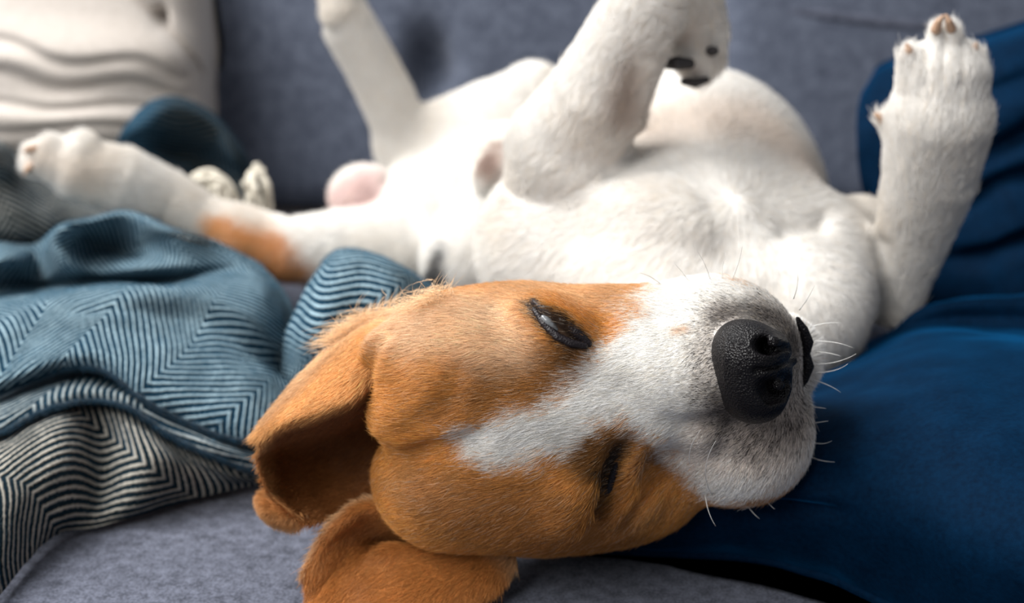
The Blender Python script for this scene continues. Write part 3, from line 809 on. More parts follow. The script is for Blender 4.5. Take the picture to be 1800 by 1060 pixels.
def surfY(px, py, Y0, win=0.05):
    """world Y where the sight line through a photo pixel meets the dog, near Y0"""
    kk = (round(px), round(py))
    if kk not in _cache:
        Ys = np.linspace(0.50, 1.20, 700)
        f = field(BASE, np.array([pt(px, py, y) for y in Ys]))
        i = np.nonzero(f < 0)[0]
        _cache[kk] = Ys[i[0]] if len(i) else None
    y = _cache[kk]
    return y if y is not None and abs(y - Y0) < win else Y0
def on(pts, off=0.0, win=0.05):
    return [(q[0], q[1], surfY(q[0], q[1], q[2], win) + off) + tuple(q[3:]) for q in pts]
for p in HEAD_DET + BODY:
    if p.op == 'disp':
        p.c = np.array([pt(*q[:3]) for q in on(p.src)])
PR = BODY + WH + HEAD_DET
V_b, Q_b = mesh_field(PR, 0.0016)

cam0 = np.array([0, 0, CAM_H])
def hloc(X, c):    # metric vector from c in right / up / depth axes, depth softened for pattern fields
    d = X - c
    return np.stack([d @ RIGHT, d @ UPV, (d @ FWD) * 0.35], -1)
def pat_chain(X, pts):
    best = None
    pts = on(pts)
    for a_, b_ in zip(pts[:-1], pts[1:]):
        A_, B_ = pt(*a_[:3]), pt(*b_[:3]); ra, rb = rad(*a_), rad(*b_)
        q = hloc(X, A_); ab = hloc(B_[None], A_)[0]
        h = np.clip((q @ ab) / ((ab ** 2).sum() + 1e-12), 0, 1)
        d = np.linalg.norm(q - h[:, None] * ab, axis=1) - (ra + (rb - ra) * h)
        best = d if best is None else np.minimum(best, d)
    return best
def mix(c, c2, f): return c * (1 - f[:, None]) + np.array(c2)[None] * f[:, None]
WHITE = np.array([0.885, 0.865, 0.835]); ORANGE = np.array([0.72, 0.335, 0.082]); DEEP = np.array([0.34, 0.125, 0.026])
def coat(X, jitter=None):
    n = len(X)
    j = 0 if jitter is None else jitter
    wob = 0.0016 * snoise(X, 160, 31) + 0.002 * snoise(X, 60, 32) + (0 if jitter is None else 0.0016 * j)
    c = np.tile(WHITE, (n, 1))
    c = mix(c, (0.74, 0.66, 0.56), 0.35 * ramp(snoise(X, 22, 40), 0.0, 0.9))
    # head
    dh = field(WH_ADD, X, 0.05)
    c_h = np.tile(ORANGE, (n, 1))
    c_h = mix(c_h, DEEP, 0.6 * ramp(snoise(X, 34, 33), -0.1, 0.8))
    c_h = mix(c_h, (0.74, 0.42, 0.17), 0.5 * ramp(snoise(X * [1.0, 1.0, 1.6], 30, 37), 0.05, 0.8))
    # darker lower cheek (tan plus painted shade), forehead fold, eyes; painted crown highlights
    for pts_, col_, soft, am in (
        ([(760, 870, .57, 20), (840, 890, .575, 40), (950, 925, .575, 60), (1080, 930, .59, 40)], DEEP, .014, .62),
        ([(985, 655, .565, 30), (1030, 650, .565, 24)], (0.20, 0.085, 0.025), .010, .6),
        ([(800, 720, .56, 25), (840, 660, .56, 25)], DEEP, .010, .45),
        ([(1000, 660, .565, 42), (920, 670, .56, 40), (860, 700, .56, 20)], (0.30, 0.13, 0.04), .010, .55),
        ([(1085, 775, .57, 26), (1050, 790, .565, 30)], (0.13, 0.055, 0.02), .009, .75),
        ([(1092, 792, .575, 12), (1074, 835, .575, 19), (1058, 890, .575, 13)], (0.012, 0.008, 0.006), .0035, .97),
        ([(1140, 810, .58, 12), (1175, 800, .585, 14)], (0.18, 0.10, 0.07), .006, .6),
        ([(860, 540, .60, 30), (980, 505, .605, 20), (1100, 520, .60, 25)], (0.74, 0.52, 0.33), .010, .55),  # rim light painted along the top edge of the head
        ([(700, 560, .60, 40), (820, 570, .58, 40), (900, 600, .57, 30)], (0.86, 0.66, 0.47), .014, .65)):  # crown highlight painted into the coat
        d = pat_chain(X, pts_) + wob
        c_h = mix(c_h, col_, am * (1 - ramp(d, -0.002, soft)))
    dw = np.minimum(pat_chain(X, [(846, 778, .563, 28), (900, 770, .560, 46), (980, 745, .560, 48), (1050, 705, .560, 44), (1110, 668, .562, 66), (1190, 650, .57, 130), (1240, 640, .58, 152)]),
                    pat_chain(X, [(1240, 640, .58, 150), (1330, 640, .60, 170), (1330, 740, .60, 150)]))
    dw = np.minimum(dw, pat_chain(X, [(1180, 600, .585, 80), (1240, 530, .60, 90)]))
    dw = np.minimum(dw, pat_chain(X, [(1180, 690, .585, 70), (1250, 780, .59, 70)]))
    dw = np.minimum(dw, pat_chain(X, [(1390, 628, .63, 100), (1330, 640, .66, 120)]))
    dw = np.minimum(dw, pat_chain(X, [(1290, 830, .60, 60), (1380, 800, .60, 60)]))
    fw = 1 - ramp(dw + wob * 1.8, -0.0028, 0.0028)
    c_h = mix(c_h, (0.95, 0.93, 0.89), fw)
    c_h = mix(c_h, (0.66, 0.54, 0.47), 0.5 * (1 - ramp(pat_chain(X, [(1260, 780, .59, 50), (1370, 770, .59, 55)]), -0.004, 0.012)))
    # tan fleck on the bridge
    c_h = mix(c_h, (0.62, 0.34, 0.16), 0.6 * (1 - ramp(pat_chain(X, [(1192, 582, .57, 2), (1208, 579, .57, 2)]) + wob * .5, 0, .003)))
    # grey ticking round the nose and on the lips
    tick = 1 - ramp(pat_chain(X, [(1275, 560, .58, 20), (1255, 620, .57, 20), (1262, 680, .57, 28), (1330, 760, .58, 36), (1390, 720, .59, 30), (1400, 600, .59, 22), (1345, 548, .59, 12)]), -0.003, 0.012)
    c_h = mix(c_h, (0.34, 0.28, 0.245), 0.5 * tick)
    dark = 1 - ramp(pat_chain(X, [(1268, 556, .575, 8), (1310, 548, .575, 10), (1372, 566, .58, 8), (1398, 610, .585, 8)]), -0.001, 0.005)
    c_h = mix(c_h, (0.09, 0.07, 0.06), 0.65 * dark)
    dark = 1 - ramp(pat_chain(X, [(1262, 700, .57, 8), (1285, 735, .57, 8)]), -0.001, 0.005)
    c_h = mix(c_h, (0.13, 0.11, 0.10), 0.7 * dark)
    # dark eye rims
    e = 1 - ramp(pat_chain(X, [(942, 536, .590, 8), (968, 558, .585, 17), (1000, 583, .58, 21), (1028, 602, .58, 13)]) + wob * .5, -0.001, 0.0025)
    c_h = mix(c_h, (0.022, 0.016, 0.016), 0.95 * e)
    e = 1 - ramp(pat_chain(X, [(1020, 606, .575, 12), (1014, 622, .572, 4)]) + wob, -0.001, 0.005)
    c_h = mix(c_h, (0.05, 0.03, 0.02), 0.7 * e)
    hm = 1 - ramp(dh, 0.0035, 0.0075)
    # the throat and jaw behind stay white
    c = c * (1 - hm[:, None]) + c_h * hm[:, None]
    # orange thigh patch
    d = pat_chain(X, [(390, 410, 1.0, 16), (450, 430, 1.0, 30), (500, 468, .98, 34), (525, 500, .97, 30)]) + wob * 2
    c = mix(c, (0.74, 0.36, 0.12), 0.95 * (1 - ramp(d, -0.004, 0.008)))
    d = pat_chain(X, [(788, 430, .96, 2), (777, 470, .96, 14), (768, 505, .95, 26)]) + wob
    c = mix(c, (0.06, 0.06, 0.065), 0.93 * (1 - ramp(d, -0.002, 0.003)))
    # thin-haired pink belly and prepuce
    d = pat_chain(X, [(640, 345, 1.05, 50), (600, 350, 1.05, 30)])
    c = mix(c, (0.80, 0.58, 0.56), 0.65 * (1 - ramp(d, -0.01, 0.006)))
    d = pat_chain(X, [(880, 268, .97, 10), (862, 292, .96, 15)])
    c = mix(c, (0.30, 0.18, 0.14), 0.85 * (1 - ramp(d, -0.003, 0.007)))
    d = pat_chain(X, [(1100, 150, .81, 10), (1090, 210, .81, 22)])
    c = mix(c, (0.42, 0.30, 0.23), 0.55 * (1 - ramp(d, -0.005, 0.012)))  # tan shading painted into the inner foreleg crease
    d = pat_chain(X, [(1160, 225, .93, 40), (1320, 220, .93, 40), (1380, 300, .90, 40)])
    c = mix(c, (0.66, 0.53, 0.43), 0.5 * (1 - ramp(d, -0.012, 0.02)))
    for q_ in ((150, 315, .95, 30), (70, 280, .95, 20)):
        d = np.linalg.norm(hloc(X, pt(*q_[:3])), axis=1) - rad(*q_)
        c = mix(c, (0.66, 0.52, 0.38), 0.5 * (1 - ramp(d, -0.01, 0.02)))
    return c, hm, tick, fw
cb, _, _, _ = coat(V_b)

dog = empty('dog')
tag(dog, 'tan and white hound asleep on its back on the sofa, head towards the camera', 'dog')
body = mkmesh('body', V_b, Q_b, M_skin, dog, fcol=cb * 0.92)

# ------------------------------------------------------------------ fur strands
def hair_object(name, roots, nrm, dirs, length, radius, col, parent, lift=0.35, curl=0.15, label=None):
    n = len(roots); K = 4
    dt = dirs - (dirs * nrm).sum(1, keepdims=True) * nrm
    dt /= np.linalg.norm(dt, axis=1, keepdims=True) + 1e-9
    lf = np.broadcast_to(np.asarray(lift, float), (n,))[:, None]
    L_ = np.broadcast_to(np.asarray(length, float), (n,))[:, None]
    bend = rng.normal(0, curl, (n, 3))
    P_ = np.empty((n, K, 3))
    for i, s in enumerate(np.linspace(0, 1, K)):
        P_[:, i] = roots + L_ * (dt * s * np.sqrt(1 - np.minimum(lf, .95) ** 2) + nrm * (lf * s * (1 - 0.45 * s)) + bend * s * s * 0.5) - nrm * 0.0003 * (i == 0)
    hc = bpy.data.hair_curves.new(name)
    hc.add_curves([K] * n)
    hc.attributes['position'].data.foreach_set('vector', P_.astype(np.float32).ravel())
    r = hc.attributes.get('radius') or hc.attributes.new('radius', 'FLOAT', 'POINT')
    rr = np.broadcast_to(np.asarray(radius, float), (n,))[:, None] * np.array([1.0, 0.95, 0.7, 0.15])[None]
    r.data.foreach_set('value', rr.astype(np.float32).ravel())
    a_ = hc.attributes.new('fcol', 'FLOAT_COLOR', 'CURVE')
    a_.data.foreach_set('color', np.c_[col, np.ones(n)].astype(np.float32).ravel())
    hc.materials.append(M_fur)
    o = bpy.data.objects.new(name, hc); COL.objects.link(o); o.parent = parent
    o['kind'] = 'stuff'
    if label: o['label'] = label
    return o
def sample_quads(V, Q, nmax, dens):
    a, b_, c, d = V[Q[:, 0]], V[Q[:, 1]], V[Q[:, 2]], V[Q[:, 3]]
    nq = np.cross(c - a, d - b_); ar = np.linalg.norm(nq, axis=1) / 2
    nq /= 2 * ar[:, None] + 1e-15
    wgt = ar * dens((a + c) / 2, nq)
    idx = rng.choice(len(Q), nmax, p=wgt / wgt.sum())
    u, v = rng.random(nmax)[:, None], rng.random(nmax)[:, None]
    X = (1 - u) * (1 - v) * a[idx] + u * (1 - v) * b_[idx] + u * v * c[idx] + (1 - u) * v * d[idx]
    return X, idx
me = body.data
vn = np.empty(len(me.vertices) * 3, np.float32); me.vertex_normals.foreach_get('vector', vn); vn = vn.reshape(-1, 3)
if len(vn) != len(V_b): raise RuntimeError('vertex count')
noseP = pt(1400, 632, .60); skullC = pt(900, 730, .62)
limbs = [foreA, foreB, hindA3, hindB2]
def fur_dir(X, hm):
    d = X - noseP
    d /= np.linalg.norm(d, axis=1, keepdims=True)
    # around the nose hair sweeps back and outward
    dbody = X - pt(1288, 358, .80)
    dbody /= np.linalg.norm(dbody, axis=1, keepdims=True)
    dbody = dbody + np.array([0.0, 0.25, -0.5])
    for lc in limbs:
        pts_ = np.array([pt(*q[:3]) for q in lc]); rs = np.array([rad(*q) for q in lc])
        for i in range(len(lc) - 1):
            ab = pts_[i + 1] - pts_[i]; L2 = (ab ** 2).sum()
            h = np.clip(((X - pts_[i]) @ ab) / L2, 0, 1)
            dd = np.linalg.norm(X - pts_[i] - h[:, None] * ab, axis=1) - rs[i]
            wgt = 1 - ramp(dd, 0.004, 0.014)
            dbody = dbody * (1 - wgt[:, None]) + wgt[:, None] * ab / math.sqrt(L2)
    out = d * hm[:, None] + dbody * (1 - hm[:, None])
    nz = np.stack([snoise(X, 70, 51), snoise(X, 70, 52), snoise(X, 70, 53)], -1) * (0.18 + 0.10 * hm[:, None])
    return out + nz + rng.normal(0, 0.13, X.shape)
noseC = pt(1325, 648, .560)
def no_fur(X):   # bare places: nose leather, eye slits, lip line, pads
    m = np.ones(len(X))
    m *= ramp(pat_chain(X, [(1300, 600, .565, 34), (1322, 690, .565, 40)]), 0.001, 0.0035)
    m *= ramp(pat_chain(X, [(942, 539, .590, 2), (966, 562, .582, 7), (1001, 588, .58, 8), (1018, 599, .58, 3)]), -0.001, 0.0006)
    m *= ramp(pat_chain(X, [(1092, 795, .585, 5), (1076, 835, .572, 10), (1066, 870, .57, 10), (1055, 900, .57, 4)]), -0.0006, 0.0006)
    m *= ramp(pat_chain(X, [(1412, 580, .62, 5), (1424, 630, .62, 6), (1412, 680, .615, 5)]), -0.0005, 0.002)
    return m
def body_fur(nh, region, R_, lenf, name, label=None):
    def dens(X, n_):
        dh = field(WH_ADD, X, 0.05); h = 1 - ramp(dh, 0.0035, 0.0075)
        return (h if region == 'head' else 1 - h) * no_fur(X) * (0.06 + ((X - cam0) * n_).sum(1) .__lt__(0.12)) 
    X, qi = sample_quads(V_b, Q_b, nh, dens)
    nn = vn[Q_b[qi]].mean(1).astype(float); nn /= np.linalg.norm(nn, axis=1, keepdims=True) + 1e-9
    jit = rng.normal(0, 1, len(X))
    c, hm, tick, fw = coat(X, jit)
    # individual strands vary; grey ticking near the nose
    br = np.exp((rng.normal(0, 0.20, len(X)) - 0.02 + 0.12 * snoise(X, 90, 61)) * (0.3 + 0.7 * hm))
    c = c * br[:, None]
    lipt = 1 - ramp(pat_chain(X, [(1300, 775, .59, 40), (1390, 760, .59, 40), (1405, 690, .59, 25)]), -0.004, 0.01)
    tk = (rng.random(len(X)) < (0.24 * tick + 0.14 * lipt * (snoise(X, 260, 66) > 0.1)) * hm)
    c[tk] = np.array([0.035, 0.028, 0.026])
    pale = rng.random(len(X)) < 0.07
    c[pale] = c[pale] * 0.55 + 0.45 * np.array([0.85, 0.72, 0.55])
    ln, lift = lenf(X, fw * hm)
    ln = ln * np.exp(rng.normal(0, 0.18, len(X)))
    hair_object(name, X, nn, fur_dir(X, hm), ln, R_, np.clip(c, 0.003, 0.95), body, lift=lift, curl=0.12, label=label)
def len_head(X, fw):
    dn = np.linalg.norm(X - noseC, axis=1)
    l = 0.0020 + 0.0042 * ramp(dn, 0.015, 0.10)
    return l, 0.30 + 0.1 * ramp(-dn, -0.05, -0.02)
def len_body(X, fw):
    return np.full(len(X), 0.0085), np.full(len(X), 0.30)
body_fur(330000, 'head', 0.000075, len_head, 'head_fur', 'short tan and white head coat')
body_fur(330000, 'body', 0.00015, len_body, 'body_fur', 'short white body coat')

# ------------------------------------------------------------------ ears
def ear(rows, nu, nv, label, colA, colB, nh, thick=0.0035, seed=1, lenf=0.0052, edge=0.009):
    A = loft([[pt(*p) for p in r] for r in rows], nu, nv)
    nrm = grid_normals(A)
    # face the normals to the camera side on average
    if ((A - cam0) * nrm).sum(-1).mean() > 0: nrm = -nrm; 
    A = A + nrm * (0.0010 * snoise(A, 60, seed))[..., None]
    A[..., 2] = np.maximum(A[..., 2], 0.004)
    u = np.linspace(0, 1, nu)[None, :]; v = np.linspace(0, 1, nv)[:, None]
    tt = thick * (0.25 + 0.75 * np.clip(np.minimum(np.minimum(v, 1 - v) * 8, (1 - u) * 8), 0, 1)) + 0 * u * v
    A2 = A - nrm * tt[..., None]
    V = np.concatenate([A.reshape(-1, 3), A2.reshape(-1, 3)]); n = nu * nv
    q = gridQ(nv, nu)
    # winding so that normal matches nrm
    g = grid_normals(A)
    same = (g * nrm).sum() > 0
    Qf = q if same else q[:, ::-1]
    Qs = [Qf, (q + n)[:, ::-1] if same else q + n]
    idx = np.arange(n).reshape(nv, nu)
    for a_, rev in ((idx[0], 0), (idx[-1], 1), (idx[:, 0], 1), (idx[:, -1], 0)):
        e = np.stack([a_[:-1], a_[1:], a_[1:] + n, a_[:-1] + n], -1)
        e = e if rev else e[:, ::-1]
        Qs.append(e if same else e[:, ::-1])
    Qall = np.concatenate(Qs)
    uvg = np.stack(np.broadcast_arrays(u, v), -1).reshape(-1, 2)
    UV = np.concatenate([uvg, uvg])
    side = np.r_[np.zeros(n), np.ones(n)]
    def ecol(X, uvv, sd):
        c = np.where(sd[:, None] < .5, colA(X, uvv), colB(X, uvv))
        return c
    o = mkmesh('ear', V, Qall, M_skin, dog, fcol=np.clip(ecol(V, UV, side) * 0.9, 0, 1))
    o['label'] = label
    vn_ = np.empty(len(o.data.vertices) * 3, np.float32); o.data.vertex_normals.foreach_get('vector', vn_); vn_ = vn_.reshape(-1, 3)
    X, qi = sample_quads(V, Qall[:2 * (nv - 1) * (nu - 1)], nh, lambda X, n_: np.ones(len(X)))
    qq = Qall[qi]
    nn = vn_[qq].mean(1).astype(float); nn /= np.linalg.norm(nn, axis=1, keepdims=True) + 1e-9
    uvx = UV[qq].mean(1); sd = side[qq[:, 0]]
    Du = np.gradient(A, axis=1).reshape(-1, 3); Du = np.concatenate([Du, Du])
    Dv = np.gradient(A, axis=0).reshape(-1, 3); Dv = np.concatenate([Dv, Dv])
    du = Du[qq[:, 0]]; dv = Dv[qq[:, 0]]
    du /= np.linalg.norm(du, axis=1, keepdims=True) + 1e-9; dv /= np.linalg.norm(dv, axis=1, keepdims=True) + 1e-9
    rimv = (np.clip(uvx[:, 1] - 0.9, 0, 1) - np.clip(0.1 - uvx[:, 1], 0, 1)) * 8
    dirs = du * 0.9 + dv * (0.25 + rimv)[:, None] + rng.normal(0, 0.16, X.shape) + 0.3 * np.stack([snoise(X, 60, 71), snoise(X, 60, 72), snoise(X, 60, 73)], -1)
    c = ecol(X, uvx, sd) * np.exp(rng.normal(0, 0.2, len(X)))[:, None]
    hair_object('ear_fur', X, nn, dirs, lenf * np.exp(rng.normal(0, 0.2, len(X))), 0.00009, np.clip(c, 0.003, 0.95), o, lift=0.25)
    return o, A
def earA_col(X, uv):  # outer strip brightened and brown hollow darkened: light and shade painted in
    c = np.tile(np.array([0.70, 0.37, 0.13]), (len(X), 1))
    v = uv[:, 1]
    c = mix(c, (0.82, 0.60, 0.38), 0.7 * (1 - ramp(v, 0.0, 0.16)))
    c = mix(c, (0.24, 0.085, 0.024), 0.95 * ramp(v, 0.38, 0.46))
    c = mix(c, (0.55, 0.27, 0.10), 0.8 * ramp(v, 0.80, 0.97) * ramp(uv[:, 0], 0.55, 0.8))
    c = mix(c, (0.26, 0.10, 0.03), 0.4 * ramp(snoise(X, 30, 81), 0.0, 0.8))
    c = mix(c, (0.66, 0.38, 0.16), 0.5 * ramp(uv[:, 0], 0.85, 1.0))
    return c
def earA_back(X, uv): return np.tile(np.array([0.58, 0.27, 0.09]), (len(X), 1))
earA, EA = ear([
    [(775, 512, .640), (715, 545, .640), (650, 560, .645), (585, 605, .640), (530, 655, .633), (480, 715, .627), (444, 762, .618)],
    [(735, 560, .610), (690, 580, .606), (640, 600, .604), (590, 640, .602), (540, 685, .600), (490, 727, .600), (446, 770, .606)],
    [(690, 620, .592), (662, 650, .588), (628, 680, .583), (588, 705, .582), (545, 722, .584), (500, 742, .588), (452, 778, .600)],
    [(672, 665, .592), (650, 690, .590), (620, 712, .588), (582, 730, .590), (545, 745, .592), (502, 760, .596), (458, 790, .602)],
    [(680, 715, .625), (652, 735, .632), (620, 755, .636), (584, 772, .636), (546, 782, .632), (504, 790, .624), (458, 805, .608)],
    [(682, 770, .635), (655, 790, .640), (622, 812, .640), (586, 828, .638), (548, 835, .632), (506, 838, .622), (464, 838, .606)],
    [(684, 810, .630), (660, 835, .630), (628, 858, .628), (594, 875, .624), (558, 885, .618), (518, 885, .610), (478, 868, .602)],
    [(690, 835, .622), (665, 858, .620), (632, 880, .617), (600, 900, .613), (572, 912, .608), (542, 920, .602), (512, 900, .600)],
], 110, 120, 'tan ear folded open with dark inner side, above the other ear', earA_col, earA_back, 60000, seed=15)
# curled tip of the upper ear
tipc = ell(492, 897, .622, 38, 26, .014, rot=-30, k=.006)
def tip_rows():
    return [[(540, 918, .602), (525, 925, .604), (505, 926, .608), (480, 918, .612), (462, 900, .616), (458, 880, .620), (462, 866, .624)],
            [(532, 905, .602), (520, 910, .603), (503, 911, .605), (484, 904, .607), (470, 892, .610), (465, 878, .616), (468, 866, .622)],
            [(522, 895, .610), (512, 898, .608), (500, 898, .608), (488, 893, .610), (478, 884, .614), (474, 874, .618), (476, 864, .624)],
            [(518, 888, .625), (508, 888, .624), (498, 886, .624), (490, 882, .624), (484, 876, .626), (480, 868, .628), (480, 862, .630)]]
def tipcol(X, uv): return mix(np.tile(np.array([0.50, 0.24, 0.085]), (len(X), 1)), (0.70, 0.45, 0.24), 0.7 * (1 - ramp(uv[:, 1], 0, .3)))
A_ = loft([[pt(*p) for p in r] for r in tip_rows()], 50, 30)
nr = grid_normals(A_)
if ((A_ - cam0) * nr).sum(-1).mean() > 0: nr = -nr
n_ = 1500
Vt = np.concatenate([A_.reshape(-1, 3), (A_ - nr * 0.003).reshape(-1, 3)])
qt = gridQ(30, 50)
if (grid_normals(A_) * nr).sum() < 0: qt = qt[:, ::-1]
idx = np.arange(n_).reshape(30, 50)
Qt = [qt, (qt + n_)[:, ::-1]]
for a_, rev in ((idx[0], 0), (idx[-1], 1), (idx[:, 0], 1), (idx[:, -1], 0)):
    e = np.stack([a_[:-1], a_[1:], a_[1:] + n_, a_[:-1] + n_], -1); Qt.append(e if rev else e[:, ::-1])
uvt = np.stack(np.broadcast_arrays(np.linspace(0, 1, 50)[None], np.linspace(0, 1, 30)[:, None]), -1).reshape(-1, 2)
tip = mkmesh('ear_tip', Vt, np.concatenate(Qt), M_skin, earA, fcol=tipcol(Vt, np.r_[uvt, uvt]))
X, qi = sample_quads(Vt, Qt[0], 7000, lambda X, n_: np.ones(len(X)))
hair_object('ear_fur', X, nr.reshape(-1, 3)[Qt[0][qi][:, 0]], np.tile([-0.5, -0.1, -0.8], (len(X), 1)) + rng.normal(0, .2, X.shape), 0.006, 0.00009,
            tipcol(X, uvt[Qt[0][qi][:, 0]]) * np.exp(rng.normal(0, .2, len(X)))[:, None], earA, lift=.3)

def earB_col(X, uv):
    c = np.tile(np.array([0.58, 0.245, 0.065]), (len(X), 1))
    c = mix(c, (0.30, 0.11, 0.03), 0.55 * ramp(snoise(X, 26, 91), -0.1, 0.8))
    v = uv[:, 1]
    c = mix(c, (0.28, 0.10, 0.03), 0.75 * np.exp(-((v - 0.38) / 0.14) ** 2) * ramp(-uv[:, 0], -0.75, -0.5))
    c = mix(c, (0.07, 0.025, 0.010), 0.85 * np.exp(-((v - 0.525) / 0.022) ** 2) * ramp(uv[:, 0], 0.12, 0.25) * ramp(-uv[:, 0], -0.58, -0.42))  # shade painted into the crease cavity
    c = mix(c, (0.76, 0.50, 0.27), 0.8 * (1 - ramp(v, 0.0, 0.07)))  # light painted on the curled upper rim
    c = mix(c, (0.74, 0.50, 0.28), 0.6 * (1 - ramp(uv[:, 0], 0.0, 0.10)) * ramp(v, 0.5, 0.7))
    return c
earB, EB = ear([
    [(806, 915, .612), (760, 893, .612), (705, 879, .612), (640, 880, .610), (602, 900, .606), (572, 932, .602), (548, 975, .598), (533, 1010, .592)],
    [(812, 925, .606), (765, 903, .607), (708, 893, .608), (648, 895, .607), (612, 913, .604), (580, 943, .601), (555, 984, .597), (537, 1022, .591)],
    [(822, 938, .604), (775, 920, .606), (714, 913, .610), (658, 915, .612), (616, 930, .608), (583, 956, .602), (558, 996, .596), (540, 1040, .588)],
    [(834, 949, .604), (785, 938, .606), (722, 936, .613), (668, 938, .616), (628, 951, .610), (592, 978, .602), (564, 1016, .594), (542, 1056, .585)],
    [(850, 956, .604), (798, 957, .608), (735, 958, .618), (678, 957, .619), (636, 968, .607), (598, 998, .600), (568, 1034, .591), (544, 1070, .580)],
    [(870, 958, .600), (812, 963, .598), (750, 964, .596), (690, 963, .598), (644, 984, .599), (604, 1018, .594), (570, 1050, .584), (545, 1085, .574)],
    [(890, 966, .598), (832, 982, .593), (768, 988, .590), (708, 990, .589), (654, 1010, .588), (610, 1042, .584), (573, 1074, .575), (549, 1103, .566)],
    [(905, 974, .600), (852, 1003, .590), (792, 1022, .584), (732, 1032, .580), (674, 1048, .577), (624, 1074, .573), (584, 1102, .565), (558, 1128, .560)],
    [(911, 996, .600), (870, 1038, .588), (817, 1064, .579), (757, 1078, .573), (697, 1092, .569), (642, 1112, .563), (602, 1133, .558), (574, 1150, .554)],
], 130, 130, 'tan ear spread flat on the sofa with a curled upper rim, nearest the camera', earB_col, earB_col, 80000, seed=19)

# ------------------------------------------------------------------ nose, eyes, mouth
nose_pr = [
    ell(1318, 622, .566, 62, 58, .0215, rot=-12, k=.008),
    ell(1330, 688, .566, 54, 56, .0200, rot=12, k=.008),
    ell(1300, 650, .568, 44, 78, .0200, rot=8, k=.008),
    ball(1362, 616, .566, 26, k=.006), ball(1366, 668, .566, 24, k=.006),
    chain([(1364, 650, .566, 14), (1392, 634, .576, 9)], k=.005),
    # nostrils
    chain([(1338, 600, .5440, 13), (1350, 612, .560, 13)], k=.003, op='cut'),
    chain([(1346, 590, .546, 9), (1340, 605, .548, 13), (1352, 618, .552, 10)], k=.003, op='cut'),
    chain([(1354, 684, .5440, 14), (1362, 678, .560, 14)], k=.003, op='cut'),
    chain([(1346, 682, .546, 12), (1352, 698, .550, 13), (1374, 694, .556, 11), (1384, 676, .560, 8)], k=.003, op='cut'),
    ball(1366, 676, .5535, 10, k=.002), ball(1357, 604, .5530, 8, k=.002),
    crease([(1352, 618, .55), (1372, 612, .555), (1392, 612, .562)], .0022, .0014),
    crease([(1372, 664, .552), (1386, 664, .558), (1394, 672, .564)], .0022, .0014),
    crease([(1345, 580, .548), (1368, 590, .552), (1385, 610, .56)], -.0010, .003),
    crease([(1330, 650, .546), (1360, 643, .550), (1400, 630, .570)], .0022, .0014),
    crease([(1278, 570, .560), (1274, 620, .552), (1288, 700, .556)], -.0006, .002),
]
nose, Vn, Qn = blob('nose', nose_pr, 0.0006, M_nose, dog)
nose['label'] = 'black leathery nose'
lip_pr = [chain([(1402, 560, .606, 4), (1412, 580, .606, 9), (1419, 602, .607, 11), (1416, 622, .608, 8), (1420, 644, .608, 11), (1414, 666, .607, 8), (1402, 690, .605, 3)], k=.002),
          crease([(1404, 570, .600), (1410, 600, .600), (1408, 630, .600), (1410, 660, .600)], .001, .0015)]
lips, _, _ = blob('lip', lip_pr, 0.0006, M_nose, dog)
lips['label'] = 'black wet lip at the mouth corner'
lidU = [chain(on([(931, 524, .59, 5), (942, 534, .59, 8)], .0008) + on([(962, 548, .585, 11), (988, 566, .58, 13), (1012, 584, .577, 12), (1034, 604, .576, 7)], .0020), k=.003),
        crease([(950, 534, .578), (985, 556, .573), (1015, 578, .570)], .0007, .0012)]
eL, _, _ = blob('eyelid', lidU, 0.0006, M_lid, dog); eL['label'] = 'black upper eyelid of the upper eye'
lidL = [chain(on([(939, 544, .5885, 5), (956, 570, .5825, 7), (980, 593, .5780, 8), (1004, 604, .5760, 8), (1028, 608, .5765, 6)], .0009), k=.003)]
eL2, _, _ = blob('eyelid', lidL, 0.0006, M_lid, dog); eL2['label'] = 'black lower eyelid of the upper eye'
q = on([(969, 569, .585)])[0]
ey, _, _ = blob('eye', [ell(q[0] - 2, q[1], q[2] + .0024, 22, 8, .0028, rot=-42, k=.002)], 0.0006, M_eye, dog); ey['label'] = 'thin pale slit of the barely open upper eye'
lid2 = [chain(on([(1092, 792, .590, 6), (1078, 828, .584, 10), (1066, 866, .580, 10), (1053, 902, .580, 5)], .0085), k=.003)]
eL3, _, _ = blob('eyelid', lid2, 0.0008, M_lid, dog); eL3['label'] = 'closed black eyelid of the lower eye'

# claws and pads
def claw(pts_, name='claw'):
    o, _, _ = blob(name, [chain(pts_, k=.002)], 0.0006, M_claw, dog); return o
claw([(1645, 52, .780, 9), (1650, 38, .778, 7), (1658, 28, .778, 3)])
claw([(1672, 50, .780, 9), (1668, 38, .778, 7), (1663, 27, .778, 3)])
claw([(1600, 100, .782, 9), (1598, 88, .780, 7), (1594, 78, .780, 3)])
claw([(1708, 100, .786, 9), (1713, 86, .784, 7), (1716, 76, .784, 3)])
claw([(1551, 212, .797, 8), (1545, 205, .796, 6), (1538, 200, .796, 3)])
claw([(60, 262, .975, 8), (50, 262, .972, 6), (43, 268, .972, 3)])
claw([(56, 290, .973, 8), (48, 298, .970, 6), (44, 306, .97, 3)])
for pr in ([chain([(1172, 113, .842, 9), (1190, 111, .840, 13), (1212, 112, .842, 10)], k=.003)],
           [chain([(1202, 143, .850, 7), (1222, 146, .850, 9), (1242, 140, .852, 6)], k=.003)],
           [ell(1252, 90, .846, 12, 9, .006, k=.002)]):
    blob('paw_pad', pr, 0.001, M_pad, dog)
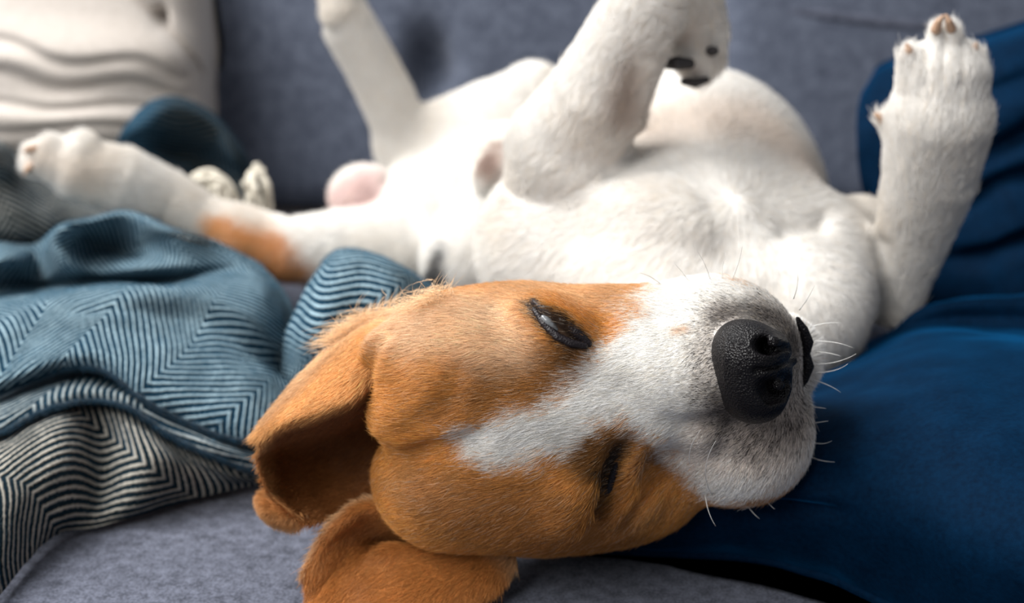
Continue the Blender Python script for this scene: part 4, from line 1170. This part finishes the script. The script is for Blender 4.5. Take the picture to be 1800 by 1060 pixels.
# toe behind the pads
# whiskers
def whisker(p0, p1, p2):
    c = np.array([pt(*p0), pt(*p1), pt(*p2)])
    t = np.linspace(0, 1, 10)[:, None]
    C = (1 - t) ** 2 * c[0] + 2 * t * (1 - t) * c[1] + t ** 2 * c[2]
    tube('whisker', C, np.linspace(0.00028, 0.00008, 10), M_whisk, dog, 5)
for wq in [
    ((1250, 500, .61), (1245, 470, .60), (1225, 440, .59)), ((1285, 495, .61), (1300, 465, .60), (1305, 432, .59)),
    ((1215, 500, .61), (1200, 478, .60), (1185, 462, .60)), ((1270, 496, .61), (1268, 470, .60), (1276, 445, .60)),
    ((1405, 545, .61), (1425, 520, .60), (1432, 500, .60)), ((1425, 575, .61), (1450, 565, .60), (1480, 568, .60)),
    ((1432, 600, .61), (1470, 598, .60), (1500, 612, .60)), ((1434, 618, .61), (1460, 620, .60), (1478, 626, .60)),
    ((1436, 640, .61), (1475, 640, .60), (1505, 622, .59)), ((1434, 655, .61), (1470, 655, .60), (1490, 640, .59)),
    ((1430, 668, .61), (1460, 676, .60), (1478, 690, .60)), ((1424, 715, .61), (1440, 716, .60), (1452, 718, .60)),
    ((1422, 745, .61), (1440, 742, .60), (1456, 740, .60)), ((1422, 775, .61), (1445, 785, .60), (1462, 775, .59)),
    ((1420, 800, .61), (1440, 812, .60), (1468, 812, .60)), ((1212, 815, .575), (1208, 785, .56), (1232, 755, .55)),
    ((1240, 870, .585), (1242, 900, .57), (1258, 925, .57)), ((1252, 870, .585), (1225, 830, .56), (1258, 775, .55)),
    ((1310, 882, .60), (1320, 900, .59), (1335, 912, .59)), ((1345, 875, .60), (1352, 888, .59), (1362, 895, .59)),
    ((1395, 525, .61), (1405, 500, .60), (1402, 480, .60)), ((1160, 498, .61), (1135, 478, .60), (1120, 480, .60))]:
    whisker(*wq)

# ------------------------------------------------------------------ wool nap on the blanket
Vb = np.concatenate(VB); Qb = np.concatenate(QB); Fb = np.concatenate(FB)
X, qi = sample_quads(Vb, Qb, 26000, lambda X, n_: (n_[:, 2] > 0.0) * (X[:, 1] < 0.95) + 0.0)
a_, b_, c_, d_ = [Vb[Qb[qi][:, k]] for k in range(4)]
nn = np.cross(c_ - a_, d_ - b_); nn /= np.linalg.norm(nn, axis=1, keepdims=True) + 1e-12
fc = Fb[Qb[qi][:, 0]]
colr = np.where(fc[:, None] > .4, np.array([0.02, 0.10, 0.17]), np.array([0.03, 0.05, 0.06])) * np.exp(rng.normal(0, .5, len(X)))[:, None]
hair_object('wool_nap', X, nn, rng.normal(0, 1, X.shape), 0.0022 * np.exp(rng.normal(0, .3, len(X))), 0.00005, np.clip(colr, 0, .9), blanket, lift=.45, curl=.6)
Ph = np.concatenate(HEMS); Ph = Ph[rng.integers(0, len(Ph), 24000)] + rng.normal(0, .0005, (24000, 3))
hair_object('hem_fuzz', Ph, np.tile([0., -.4, .9], (24000, 1)), rng.normal(0, 1, Ph.shape), 0.0026, 0.00005,
            np.array([0.006, 0.035, 0.065])[None] * np.exp(rng.normal(0, .5, 24000))[:, None], blanket, lift=.4, curl=.6)

# long frizzy hair where the upper ear joins the head
Pf = spline_resample(np.array([pt(*on([q])[0]) if q[0] > 740 else pt(*q) for q in [(585, 607, .638), (640, 566, .640), (700, 556, .636), (750, 540, .630), (780, 522, .63)]]), 400)
Pf = Pf[rng.integers(0, 400, 2600)] + rng.normal(0, .0028, (2600, 3))
hair_object('ear_base_fur', Pf, np.tile(UPV * .8 - RIGHT * .6, (2600, 1)), np.tile(-RIGHT * .7 + UPV * .5, (2600, 1)) + rng.normal(0, .35, Pf.shape),
            rng.uniform(.006, .015, 2600), 0.00008, np.array([0.84, 0.62, 0.40])[None] * np.exp(rng.normal(0, .2, 2600))[:, None], body, lift=.5, curl=.25)
